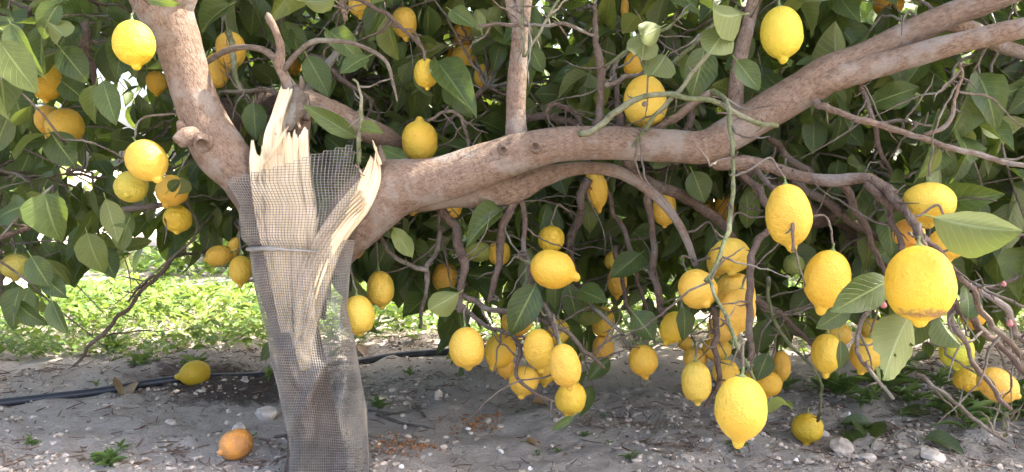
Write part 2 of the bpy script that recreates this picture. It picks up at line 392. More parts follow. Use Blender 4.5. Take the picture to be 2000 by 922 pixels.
wood('pruned_stub', [(385, 262, 1.47, 20), (368, 268, 1.45, 19), (352, 275, 1.44, 15), (347, 279, 1.437, 13)], seg=14, per=4, rough=0.14, ns=60, sample=False, dimple=0.4)
wood('pruned_stub', [(400, 272, 1.47, 22), (397, 279, 1.445, 20), (396, 282, 1.437, 15), (396, 283, 1.435, 13)], seg=14, per=4, rough=0.10, ns=60, sample=False, dimple=0.8)
wood('pruned_stub', [(362, 258, 1.47, 14), (354, 244, 1.46, 9), (350, 237, 1.46, 6)], seg=10, per=4, rough=0.15, ns=60, sample=False)
limb_r = wood('limb', [(640, 520, 1.545, 30), (668, 478, 1.54, 42), (700, 425, 1.53, 58), (745, 380, 1.52, 64), (800, 360, 1.51, 53), (860, 350, 1.505, 47), (940, 325, 1.50, 43), (1020, 298, 1.50, 39),
                        (1100, 282, 1.50, 34), (1200, 280, 1.50, 32), (1300, 285, 1.50, 33), (1375, 287, 1.50, 32), (1425, 262, 1.50, 35), (1490, 222, 1.49, 36), (1560, 180, 1.48, 36), (1620, 143, 1.47, 37), (1690, 108, 1.46, 27), (1760, 72, 1.45, 26), (1850, 32, 1.43, 25), (1960, -8, 1.41, 22), (2120, -70, 1.38, 18)], seg=30, per=12, rough=0.055, ns=17)
wood('limb', [(1560, 182, 1.475, 24), (1620, 155, 1.455, 27), (1690, 135, 1.44, 25), (1760, 116, 1.42, 23), (1850, 90, 1.39, 22), (1930, 70, 1.37, 21), (2010, 52, 1.35, 20), (2200, 10, 1.3, 16)], seg=22, per=10, rough=0.05)
wood('limb', [(1840, 40, 1.46, 15), (1900, 60, 1.52, 17), (1960, 92, 1.58, 14), (2060, 120, 1.6, 12)], seg=14, per=8)
wood('limb', [(740, 385, 1.55, 34), (800, 378, 1.56, 36), (880, 374, 1.57, 33), (950, 372, 1.57, 31), (1005, 368, 1.57, 28), (1060, 345, 1.58, 20), (1130, 329, 1.58, 13), (1200, 334, 1.57, 12), (1260, 365, 1.55, 11), (1305, 408, 1.54, 9), (1335, 455, 1.53, 8), (1360, 520, 1.52, 6)], seg=18, per=9, rough=0.06)
# knots on the long limb
for a in ((983, 293, 11), (1046, 287, 12)):
    wood('knot', [(a[0], a[1], 1.475, a[2]*1.3), (a[0], a[1], 1.462, a[2]*1.05), (a[0], a[1], 1.456, a[2]*.7)], seg=12, per=4, rough=0.15, ns=80, sample=False, dimple=0.9)
wood('limb', [(560, 520, 1.56, 40), (566, 400, 1.56, 36), (572, 320, 1.55, 30), (580, 250, 1.54, 26), (590, 205, 1.54, 30), (640, 218, 1.56, 26), (700, 248, 1.60, 25), (755, 272, 1.66, 22), (800, 312, 1.72, 15), (850, 360, 1.8, 12)], seg=18, per=9, rough=0.06)
wood('branch', [(585, 215, 1.525, 17), (572, 180, 1.52, 15), (556, 150, 1.515, 10), (545, 122, 1.51, 11), (548, 95, 1.51, 9), (540, 65, 1.50, 8), (524, 33, 1.50, 7), (521, 29, 1.50, 5)], seg=14, per=8, rough=0.12, ns=40)
wood('branch', [(545, 122, 1.51, 8), (515, 98, 1.50, 7), (478, 92, 1.50, 6), (440, 100, 1.52, 6), (400, 125, 1.55, 5)], 'twig', 10, 7, .1, 50)
wood('branch', [(553, 138, 1.51, 6), (580, 105, 1.50, 5.5), (610, 82, 1.49, 5.5), (650, 80, 1.48, 4.5), (700, 88, 1.47, 4), (752, 118, 1.46, 4), (768, 165, 1.46, 3), (776, 198, 1.46, 1.5)], 'twig', 10, 7, .1, 60)
wood('branch', [(360, 225, 1.98, 34), (440, 225, 2.0, 34), (500, 212, 2.02, 30), (580, 200, 2.05, 26), (680, 150, 2.1, 20)], 'bark_dark', 14, 7)
wood('branch', [(1010, 285, 1.53, 24), (1008, 240, 1.54, 20), (1008, 190, 1.545, 19), (1012, 120, 1.55, 17.5), (1016, 60, 1.55, 17), (1020, 10, 1.55, 19), (1032, -40, 1.56, 15), (1050, -160, 1.58, 12)], seg=18, per=9, rough=0.05)
wood('branch', [(1014, 55, 1.55, 9), (1000, 20, 1.54, 9), (990, -20, 1.54, 8), (970, -120, 1.5, 7)], 'bark', 12, 7)
wood('branch', [(1436, 225, 1.53, 14), (1438, 165, 1.57, 14), (1450, 95, 1.6, 13), (1466, 30, 1.62, 13), (1485, -60, 1.64, 11)], seg=14, per=8, rough=0.07)

B_ = [  # (path, material)
 ([(1162, 248, 1.55, 8), (1172, 190, 1.57, 7), (1176, 130, 1.58, 8), (1168, 75, 1.6, 5), (1160, 10, 1.6, 4)], 'bark_dark'),
 ([(1210, 250, 1.58, 8), (1204, 190, 1.6, 6), (1202, 125, 1.62, 5)], 'bark_dark'),
 ([(1180, 165, 1.575, 5), (1210, 153, 1.58, 5), (1260, 148, 1.6, 4)], 'twig'),
 ([(1255, 262, 1.56, 9), (1300, 232, 1.55, 8), (1345, 202, 1.54, 8), (1395, 178, 1.53, 6)], 'bark'),
 ([(1132, 262, 1.44, 6), (1165, 245, 1.42, 6), (1215, 208, 1.40, 6), (1270, 187, 1.38, 5.5), (1330, 187, 1.37, 5), (1395, 202, 1.36, 5), (1455, 232, 1.36, 5), (1520, 246, 1.36, 4)], 'green_twig'),
 ([(1236, 286, 1.44, 4.5), (1262, 250, 1.42, 4.5), (1310, 196, 1.40, 4), (1350, 150, 1.38, 4), (1422, 52, 1.36, 4)], 'green_twig'),
 ([(1302, 135, 1.5, 4), (1370, 70, 1.48, 4), (1400, 40, 1.47, 3)], 'green_twig'),
 ([(1185, 130, 1.52, 3.5), (1240, 90, 1.5, 3.5), (1300, 55, 1.48, 3), (1345, 22, 1.47, 2.5)], 'green_twig'),
 ([(1390, 178, 1.40, 5), (1415, 190, 1.37, 5), (1426, 230, 1.34, 4.5), (1432, 300, 1.31, 4.5), (1430, 370, 1.28, 4.5), (1424, 430, 1.25, 5), (1404, 500, 1.22, 5), (1378, 550, 1.2, 5)], 'green_twig'),
 ([(1384, 545, 1.2, 4), (1405, 590, 1.17, 4), (1428, 645, 1.14, 4), (1450, 700, 1.11, 4.5), (1474, 745, 1.09, 3.5)], 'green_twig'),
 ([(1395, 300, 1.52, 16), (1440, 305, 1.5, 13), (1500, 322, 1.48, 12), (1580, 338, 1.45, 11), (1660, 352, 1.40, 11), (1720, 362, 1.35, 11), (1745, 380, 1.32, 10)], 'bark'),
 ([(1730, 368, 1.33, 9), (1765, 410, 1.28, 9), (1785, 450, 1.22, 9), (1803, 478, 1.12, 8), (1806, 492, 1.03, 7)], 'bark_dark'),
 ([(1800, 470, 1.14, 7), (1850, 510, 1.12, 7), (1880, 545, 1.1, 7), (1930, 620, 1.12, 7), (2000, 700, 1.15, 7)], 'bark_dark'),
 ([(1690, 360, 1.36, 7), (1730, 400, 1.34, 7), (1750, 450, 1.32, 6), (1758, 490, 1.3, 5)], 'bark_dark'),
 ([(1610, 345, 1.44, 7), (1660, 385, 1.44, 7), (1690, 430, 1.45, 6), (1710, 500, 1.46, 5), (1735, 560, 1.46, 5)], 'bark_dark'),
 ([(1590, 195, 1.46, 7), (1620, 210, 1.42, 6.5), (1680, 232, 1.38, 6), (1760, 258, 1.34, 6), (1860, 292, 1.28, 5.5), (2010, 324, 1.22, 5)], 'bark'),
 ([(1805, 264, 1.32, 4), (1858, 232, 1.31, 4), (1872, 180, 1.3, 3.5), (1877, 122, 1.3, 3)], 'bark'),
 ([(1700, 240, 1.37, 3), (1760, 236, 1.36, 3), (1820, 246, 1.36, 2)], 'twig'),
 ([(1680, 150, 1.45, 5), (1700, 220, 1.46, 5), (1720, 300, 1.48, 4.5), (1745, 350, 1.5, 4)], 'bark_dark'),
 ([(1430, 310, 1.5, 9), (1462, 352, 1.5, 8), (1487, 395, 1.48, 8), (1498, 440, 1.45, 7), (1476, 490, 1.4, 7), (1464, 560, 1.36, 7), (1466, 640, 1.34, 7), (1464, 705, 1.32, 5)], 'bark_dark'),
 ([(1460, 320, 1.5, 5), (1505, 360, 1.4, 4.5), (1535, 400, 1.3, 4), (1548, 445, 1.23, 3.5), (1548, 490, 1.2, 2.5)], 'bark_dark'),
 ([(1450, 330, 1.75, 22), (1540, 390, 1.8, 21), (1620, 440, 1.85, 20), (1720, 510, 1.9, 18), (1850, 560, 1.95, 14)], 'bark_dark'),
 ([(1548, 350, 1.6, 10), (1620, 400, 1.62, 9), (1680, 450, 1.64, 8), (1740, 480, 1.66, 6)], 'bark_dark'),
 ([(1230, 312, 1.58, 13), (1270, 345, 1.6, 12), (1330, 385, 1.64, 11), (1400, 440, 1.7, 9), (1480, 520, 1.75, 7)], 'bark_dark'),
 ([(855, 398, 1.6, 10), (880, 445, 1.58, 9), (902, 500, 1.56, 9), (904, 550, 1.55, 8), (898, 610, 1.54, 6)], 'bark_dark'),
 ([(1000, 385, 1.57, 12), (985, 430, 1.56, 9), (970, 490, 1.55, 8), (964, 545, 1.54, 7), (955, 590, 1.54, 4)], 'bark_dark'),
 ([(1018, 388, 1.57, 6), (1022, 440, 1.55, 5.5), (1032, 520, 1.52, 5), (1052, 580, 1.5, 5), (1078, 632, 1.48, 5), (1085, 660, 1.44, 4), (1100, 710, 1.36, 4), (1110, 755, 1.34, 3)], 'bark_dark'),
 ([(902, 575, 1.55, 6), (960, 602, 1.53, 5.5), (1030, 615, 1.51, 5), (1090, 640, 1.48, 5), (1140, 680, 1.5, 4), (1180, 720, 1.52, 3)], 'twig'),
 ([(900, 595, 1.54, 5), (950, 635, 1.52, 4.5), (1005, 655, 1.50, 4), (1016, 690, 1.46, 4), (1010, 735, 1.44, 4), (1040, 762, 1.42, 3.5), (1082, 785, 1.42, 2.5)], 'bark_dark'),
 ([(733, 448, 1.58, 3.5), (760, 490, 1.56, 4), (800, 520, 1.56, 4), (832, 532, 1.56, 5), (832, 580, 1.57, 4), (820, 640, 1.6, 3)], 'twig'),
 ([(868, 445, 1.62, 5), (848, 495, 1.6, 5), (833, 532, 1.56, 5)], 'twig'),
 ([(1268, 372, 1.6, 7), (1282, 450, 1.6, 7), (1280, 540, 1.6, 7), (1290, 600, 1.6, 6), (1320, 650, 1.58, 4)], 'bark_dark'),
 ([(1180, 360, 1.8, 5), (1205, 430, 1.78, 5), (1235, 500, 1.76, 5), (1245, 560, 1.75, 4), (1275, 630, 1.74, 3)], 'bark_dark'),
 ([(1150, 350, 1.75, 9), (1125, 420, 1.76, 8), (1110, 480, 1.78, 7), (1130, 560, 1.8, 5)], 'bark_dark'),
 ([(1200, 480, 1.75, 5), (1225, 580, 1.74, 4.5), (1240, 660, 1.74, 4)], 'bark_dark'),
 ([(1150, 590, 1.6, 4), (1200, 640, 1.6, 4), (1240, 690, 1.6, 3)], 'twig'),
 ([(1395, 600, 1.5, 6), (1396, 660, 1.48, 6), (1402, 730, 1.47, 6), (1390, 770, 1.47, 4), (1375, 800, 1.47, 3)], 'bark_dark'),
 ([(1440, 560, 1.6, 7), (1500, 600, 1.62, 7), (1560, 640, 1.64, 5), (1600, 700, 1.64, 4)], 'bark_dark'),
 ([(1500, 540, 1.55, 4), (1510, 620, 1.54, 4), (1550, 680, 1.52, 3.5), (1600, 735, 1.5, 3), (1602, 800, 1.58, 3), (1597, 822, 1.66, 3)], 'green_twig'),
 ([(1860, 590, 1.2, 8), (1870, 630, 1.2, 8), (1895, 690, 1.2, 7), (1935, 755, 1.2, 7), (1975, 800, 1.2, 5)], 'bark_dark'),
 ([(1840, 560, 1.22, 7), (1900, 625, 1.24, 9), (1950, 680, 1.25, 9), (2010, 735, 1.25, 9)], 'bark_dark'),
 ([(1730, 560, 1.3, 6), (1690, 615, 1.28, 6), (1672, 670, 1.26, 6), (1690, 715, 1.24, 6), (1745, 780, 1.22, 4)], 'twig'),
 ([(1790, 730, 1.32, 5), (1850, 775, 1.3, 5), (1910, 825, 1.28, 4.5), (1965, 862, 1.26, 4)], 'twig'),
 ([(1900, 560, 1.3, 6), (1950, 600, 1.3, 9), (1985, 650, 1.3, 8), (2020, 680, 1.3, 8)], 'bark'),
 ([(1965, 805, 1.2, 6), (1963, 850, 1.22, 6)], 'green_twig'),
 ([(1880, 545, 1.25, 4), (1930, 570, 1.22, 4), (2000, 600, 1.2, 4)], 'twig'),
 ([(1990, 540, 1.4, 5), (1940, 560, 1.4, 4), (1890, 555, 1.4, 3)], 'twig'),
 ([(340, 500, 1.85, 4), (290, 560, 1.85, 4), (225, 630, 1.85, 4), (175, 675, 1.85, 3.5), (142, 716, 1.85, 2.5)], 'bark_dark'),
 ([(330, 520, 1.85, 3), (280, 555, 1.86, 2.5), (250, 590, 1.87, 2)], 'bark_dark'),
 ([(158, -10, 1.75, 9), (163, 60, 1.75, 8), (172, 110, 1.76, 9), (185, 160, 1.78, 6), (200, 220, 1.8, 4)], 'bark_dark'),
 ([(35, 70, 1.7, 4), (70, 5, 1.7, 5)], 'bark_dark'),
 ([(-20, 480, 1.6, 6), (40, 448, 1.62, 5), (70, 435, 1.64, 4)], 'bark_dark'),
 ([(-10, 330, 1.7, 3), (50, 345, 1.7, 3), (130, 340, 1.72, 2.5)], 'bark_dark'),
 ([(240, 410, 1.7, 6), (300, 400, 1.7, 6), (360, 390, 1.7, 5)], 'bark_dark'),
 ([(540, 100, 1.9, 6), (620, 120, 1.85, 6), (680, 160, 1.8, 5), (730, 200, 1.78, 4)], 'bark_dark'),
 ([(595, 190, 1.62, 9), (640, 130, 1.64, 8), (690, 70, 1.66, 7)], 'twig'),
 ([(660, -10, 1.6, 4), (740, 20, 1.58, 4), (790, 60, 1.57, 4), (822, 95, 1.56, 3.5), (830, 118, 1.56, 3)], 'bark_dark'),
 ([(675, 40, 1.55, 5), (672, -20, 1.55, 6)], 'bark'),
 ([(700, 320, 1.42, 4), (703, 270, 1.42, 4.5), (706, 215, 1.42, 3.5), (700, 165, 1.42, 2.5), (690, 155, 1.42, 2)], 'green_twig'),
 ([(900, 330, 1.55, 4), (918, 290, 1.55, 4), (905, 240, 1.54, 3.5), (880, 215, 1.54, 3), (835, 235, 1.56, 3)], 'twig'),
 ([(935, 50, 1.52, 3), (1000, 48, 1.5, 3), (1060, 48, 1.49, 3.5), (1110, 50, 1.49, 3.5), (1160, 70, 1.5, 3)], 'twig'),
 ([(1022, 112, 1.50, 2.5), (1021, 50, 1.49, 3), (1019, -10, 1.49, 3)], 'green_twig'),
 ([(1025, 112, 1.50, 2.5), (1060, 50, 1.49, 3), (1098, -10, 1.48, 3)], 'green_twig'),
 ([(1060, 230, 1.62, 5), (1090, 205, 1.62, 5), (1120, 220, 1.62, 5), (1135, 245, 1.6, 5)], 'bark_dark'),
 ([(1020, 225, 1.7, 7), (1080, 235, 1.68, 7), (1140, 250, 1.62, 7)], 'bark_dark'),
 ([(950, 170, 1.8, 5), (905, 210, 1.8, 5), (870, 250, 1.8, 4)], 'bark_dark'),
 ([(1350, 210, 1.6, 7), (1345, 250, 1.58, 8), (1340, 262, 1.56, 9)], 'bark_dark'),
 ([(1500, 270, 1.6, 6), (1540, 310, 1.62, 7), (1590, 350, 1.64, 7)], 'bark_dark'),
 ([(1300, 330, 1.9, 3), (1400, 320, 1.9, 4), (1500, 300, 1.9, 5)], 'bark_dark'),
 ([(430, 180, 1.7, 3), (520, 178, 1.66, 5), (560, 195, 1.6, 4)], 'twig'),
 ([(445, 60, 1.7, 6), (455, 130, 1.68, 6), (470, 180, 1.66, 3)], 'green_twig'),
]
for k, (pth, mt) in enumerate(B_):
    wide = max(p[3] for p in pth)
    if pth[0][0] > 1680 and pth[0][1] > 440: pth = [(a, b, c, d*.78) for a, b, c, d in pth]
    wood('branch' if wide >= 6 else 'twig', pth, mt, 10 if wide > 6 else 8, 10, 0.16, 75, kink=.9 if mt == 'green_twig' else 1.4)

# torn pale wood: every splinter is a strip of its own
torn = obj('torn_wood', mesh('torn_wood', *(lambda r: (r[0], r[1], r[2]))(pxtube([(596, 720, 1.49, 10), (588, 640, 1.48, 22), (566, 540, 1.485, 34), (552, 450, 1.485, 44), (548, 360, 1.495, 42), (550, 300, 1.50, 30), (556, 268, 1.51, 16)], nseg=16, per=8, rough=.1, nscale=30)[0])), M['wood'], tree, TB)
def plate(left, right, seed, jag=14, m=22, per=12, relief=0.0045, thick=0.014, spikes=()):
    """a torn board between two edge lines [(px,py,Y)...] running from its ragged top to its root"""
    A = catmull(np.array(left, float), per); Bq = catmull(np.array(right, float), per); n = len(A); r = np.random.default_rng(seed)
    s_ = np.linspace(0, 1, m); t = np.linspace(0, 1, n)
    tip = jag*(vnoise(np.stack([s_*7+seed, 0*s_, 0*s_], -1), 2)*.6+vnoise(np.stack([s_*19+seed, 0*s_, 0*s_], -1), 3)*.6)
    for c, wd, hh in spikes: tip = tip-hh*np.exp(-((s_-c)/wd)**2)
    G = A[:, None]*(1-s_[None, :, None])+Bq[:, None]*s_[None, :, None]
    G[..., 1] += tip[None]*np.exp(-t*t*18)[:, None]
    q = np.stack([np.broadcast_to(s_*9+seed*3, (n, m)), np.broadcast_to(t[:, None]*2.2, (n, m)), np.zeros((n, m))], -1)
    rel = relief*(0.9*vnoise(q*[.55, .8, 1], 4)+.35*vnoise(q*[2.3, 1.3, 1], 5)) + 0.004*(2*s_[None]-1)**2
    crk = np.abs(vnoise(q*[.8, .5, 1]+7, 8)); rel = rel+0.012*np.exp(-(crk/.03)**2)*(vnoise(q*[.2, .6, 1], 9) > .05)
    G[..., 2] += rel
    Fv = np.array([[P(*G[i, j]) for j in range(m)] for i in range(n)]); Bv = Fv+np.array([0, thick, 0])*np.minimum(1, .25+2.5*t)[:, None, None]
    L = np.concatenate([[0], np.cumsum(np.linalg.norm(np.diff(Fv[:, m//2], axis=0), axis=1))]); Wd = np.linalg.norm(Fv[n//2, -1]-Fv[n//2, 0])
    ring = np.concatenate([Fv, Bv[:, ::-1]], 1); k = 2*m; uu = np.concatenate([s_*Wd, s_[::-1]*Wd+.31])+seed*.37
    uv = np.stack([np.broadcast_to(uu, (n, k)), np.broadcast_to(L[:, None], (n, k))], -1).reshape(-1, 2)
    i = np.arange(n-1)[:, None]*k; j = np.arange(k)[None]; j2 = (j+1) % k
    F = np.stack([i+j, i+k+j, i+k+j2, i+j2], -1).reshape(-1, 4)
    cap = np.array([(a, a+1, k-2-a, k-1-a) for a in range(m-1)]); F = np.concatenate([F, cap])
    return obj('torn_plate', mesh('torn_plate', ring.reshape(-1, 3), F, uv, smooth=True), M['wood'], torn)
def splinter(path, wpx, seed, thick=0.006, jag=True):
    """path: [(px,py,Y)...] from the tip down to the root; a ridged tapering strip"""
    pts = catmull(np.array([P(*p) for p in path]), 9); n = len(pts); T = np.gradient(pts, axis=0); T /= np.linalg.norm(T, axis=1)[:, None]
    view = np.array([0, -1.0, 0]); side = np.cross(T, view); side /= np.linalg.norm(side, axis=1)[:, None]; nor = np.cross(side, T)
    nor *= np.sign(-nor[:, 1])[:, None]
    t = np.linspace(0, 1, n); w = np.interp(t, np.linspace(0, 1, len(wpx)), wpx)*1.44/FPX
    r = np.random.default_rng(seed); m = 7; V = []; uv = []
    L = np.concatenate([[0], np.cumsum(np.linalg.norm(np.diff(pts, axis=0), axis=1))])
    ridge = r.uniform(-1, 1, m)*0.35; ridge[0] = ridge[-1] = -0.7
    tipoff = r.uniform(-0.011, 0.006, m) if jag else np.zeros(m)
    for j in range(m):
        s = j/(m-1)*2-1
        wob = 0.12*np.sin(t*9+seed+s*2)*w
        q = pts + side*(s*w/2+wob)[:, None] + nor*(thick*(0.8*(1-s*s)+ridge[j]*(0.6+0.4*np.sin(t*7+j*2+seed))))[:, None] + T*(tipoff[j]*np.exp(-t*7))[:, None]
        V.append(q); uv.append(np.stack([np.full(n, s*0.02+seed*0.37), L], -1))
    back = pts - nor*thick*1.6; V.append(back); uv.append(np.stack([np.full(n, seed*0.37+.05), L], -1))
    V = np.stack(V, 1).reshape(-1, 3); uv = np.stack(uv, 1).reshape(-1, 2); mm = m+1; F = []
    for i in range(n-1):
        for j in range(mm):
            j2 = (j+1) % mm; F.append((i*mm+j, i*mm+j2, (i+1)*mm+j2, (i+1)*mm+j))
    o = obj('splinter', mesh('splinter', V, F, uv, smooth=False), M['wood'], torn)
    return o
# left boards and the tall torn stub
plate([(489, 284, 1.458), (487, 320, 1.452), (492, 380, 1.445), (506, 460, 1.442), (526, 545, 1.445), (548, 650, 1.452)], [(528, 312, 1.446), (538, 340, 1.442), (546, 390, 1.438), (552, 460, 1.436), (562, 545, 1.436), (572, 650, 1.44)], 3, 12, 22, spikes=((.12, .10, 10), (.55, .06, 8)))
plate([(548, 172, 1.496), (530, 222, 1.478), (514, 272, 1.464), (516, 330, 1.45), (530, 440, 1.44), (552, 600, 1.44)], [(578, 180, 1.496), (562, 225, 1.476), (560, 275, 1.458), (560, 330, 1.446), (566, 440, 1.434), (574, 600, 1.434)], 5, 12, 22, relief=.006, spikes=((.15, .12, 10), (.6, .08, 6)))
plate([(556, 268, 1.454), (555, 300, 1.448), (557, 350, 1.443), (562, 440, 1.436), (570, 545, 1.432), (576, 680, 1.434)], [(601, 256, 1.464), (602, 290, 1.458), (606, 350, 1.45), (618, 432, 1.446), (612, 520, 1.446), (602, 680, 1.448)], 7, 14, 24, spikes=((.25, .1, 8), (.8, .1, 10)))
plate([(540, 236, 1.466), (534, 262, 1.456), (538, 300, 1.448)], [(552, 232, 1.464), (550, 262, 1.452), (552, 300, 1.446)], 9, 8, 8, thick=.008)
splinter([(561, 250, 1.442), (545, 275, 1.432), (530, 300, 1.432), (514, 324, 1.438)], [4, 8, 8, 4], 41, 0.004)
splinter([(556, 258, 1.448), (552, 300, 1.438), (548, 345, 1.434)], [3, 5, 3], 43, 0.003)
splinter([(594, 222, 1.50), (582, 235, 1.485), (586, 250, 1.47)], [3, 5, 4], 42, 0.003)
splinter([(512, 285, 1.455), (516, 310, 1.448), (524, 345, 1.442)], [3, 7, 4], 44, 0.004)
# right board, torn from under the long limb, twisted down into the trunk
plate([(722, 312, 1.462), (702, 348, 1.450), (652, 408, 1.44), (608, 478, 1.43), (580, 560, 1.424), (576, 690, 1.434)], [(743, 322, 1.464), (742, 362, 1.456), (718, 414, 1.448), (674, 474, 1.446), (640, 560, 1.442), (604, 690, 1.446)], 13, 10, 30, relief=.005, spikes=((.62, .12, 26), (.15, .1, 6)))
for k in range(6):
    s0 = .1+k*.15; r = random.Random(k)
    splinter([(700+s0*30-k*3, 372+s0*10+k*6, 1.442), (640+s0*60, 430, 1.433), (600+s0*58, 490, 1.423), (580+s0*48, 565, 1.418), (578+s0*22, 660, 1.43)], [3, 8, 10, 9, 5], 61+k, 0.005)
splinter([(730, 283, 1.463), (736, 300, 1.462), (742, 322, 1.462)], [3, 6, 8], 81, .004)
splinter([(698, 326, 1.456), (704, 334, 1.45), (706, 347, 1.446)], [2, 4, 4], 82, .003)
# weathered bark wedge on the tall stub
o_ = wood('bark_flap', [(580, 172, 1.50, 9), (583, 195, 1.488, 14), (578, 220, 1.478, 14), (568, 240, 1.468, 10), (562, 256, 1.462, 4)], 'twig', 10, 6, .2, 70, sample=False)
wood('bark_flap', [(592, 186, 1.51, 9), (596, 205, 1.505, 12), (598, 235, 1.50, 8)], 'twig', 10, 6, .2, 70, sample=False)
wood('bark_flap', [(741, 284, 1.466, 3), (744, 298, 1.47, 6), (748, 318, 1.475, 9)], 'twig', 8, 5, .2, 70, sample=False)
wood('broken_spur', [(588, 178, 1.50, 8), (590, 165, 1.495, 6), (588, 152, 1.49, 3), (588, 148, 1.49, 1)], 'twig', 8, 5, .2, 90, sample=False)
wood('broken_spur', [(578, 170, 1.50, 5), (572, 160, 1.495, 3), (569, 154, 1.49, 1)], 'twig', 8, 5, .2, 90, sample=False)

# ------------------------------------------------------------------ leaves
def leaf_template(nx, ny, fold, bend, wave, seed, notch=None):
    r = np.random.default_rng(seed); t = np.linspace(0, 1, nx); s = np.linspace(-1, 1, ny)
    w = np.sin(np.pi*np.clip(t, 0, 1)**0.86)**0.80*0.5; w[0] = 0.012; w[-1] = 0.012
    T, Sg = np.meshgrid(t, s, indexing='ij'); Wd = w[:, None]*(1+0.035*np.sin(T*40+seed))*np.where(np.abs(Sg) > .99, 1, 1)
    y = Sg*Wd
    z = np.abs(Sg)*Wd*fold - bend*T**2 + wave*np.sin(T*8+seed+Sg*1.2)*np.abs(Sg) + 0.10*(r.random()-.5)*Sg*T
    x = T - 0.35*bend*bend*T**3
    V = np.stack([x, y, z], -1).reshape(-1, 3); uv = np.stack([T, 0.5+0.5*Sg], -1).reshape(-1, 2)
    i = (np.arange(nx-1)[:, None]*ny+np.arange(ny-1)[None]).ravel()
    return V, np.stack([i, i+ny, i+ny+1, i+1], -1), uv
FINE = [leaf_template(11, 5, f, b, wv, k) for k, (f, b, wv) in enumerate([(.15, .10, .02), (.3, .25, .03), (.2, .4, .02), (.4, .12, .03), (.1, .3, .04), (.25, .05, .02), (.5, .3, .03), (.05, .18, .07), (.7, .45, .04), (.35, .6, .05)])]
COARSE = [leaf_template(6, 3, f, b, 0.02, k) for k, (f, b) in enumerate([(.15, .10), (.3, .25), (.2, .4), (.4, .12), (.1, .3), (.5, .2)])]
LITE = [leaf_template(4, 3, f, b, 0.0, k) for k, (f, b) in enumerate([(.2, .15), (.3, .3), (.1, .1)])]
def norm(a): return a/(np.linalg.norm(a, axis=-1, keepdims=True)+1e-12)
def frames(D, Nn):
    X = norm(D); Z = norm(Nn - X*np.sum(Nn*X, -1, keepdims=True)); return X, np.cross(Z, X), Z
def leaf_cloud(Bp, D, Nn, L, Wd, tint, temps):
    X, Y, Z = frames(D, Nn); parts = []; idx = np.arange(len(Bp)) % len(temps)
    for k, (tv, tf, tu) in enumerate(temps):
        m = idx == k
        if not m.any(): continue
        n = m.sum()
        v = Bp[m][:, None] + X[m][:, None]*(tv[None, :, 0:1]*L[m][:, None, None]) + Y[m][:, None]*(tv[None, :, 1:2]*Wd[m][:, None, None]) + Z[m][:, None]*(tv[None, :, 2:3]*L[m][:, None, None])
        f = (tf[None] + (np.arange(n)*len(tv))[:, None, None]).reshape(-1, 4)
        parts.append((v.reshape(-1, 3), f, np.tile(tu, (n, 1)), np.repeat(tint[m], len(tv))))
    return joinparts(parts)

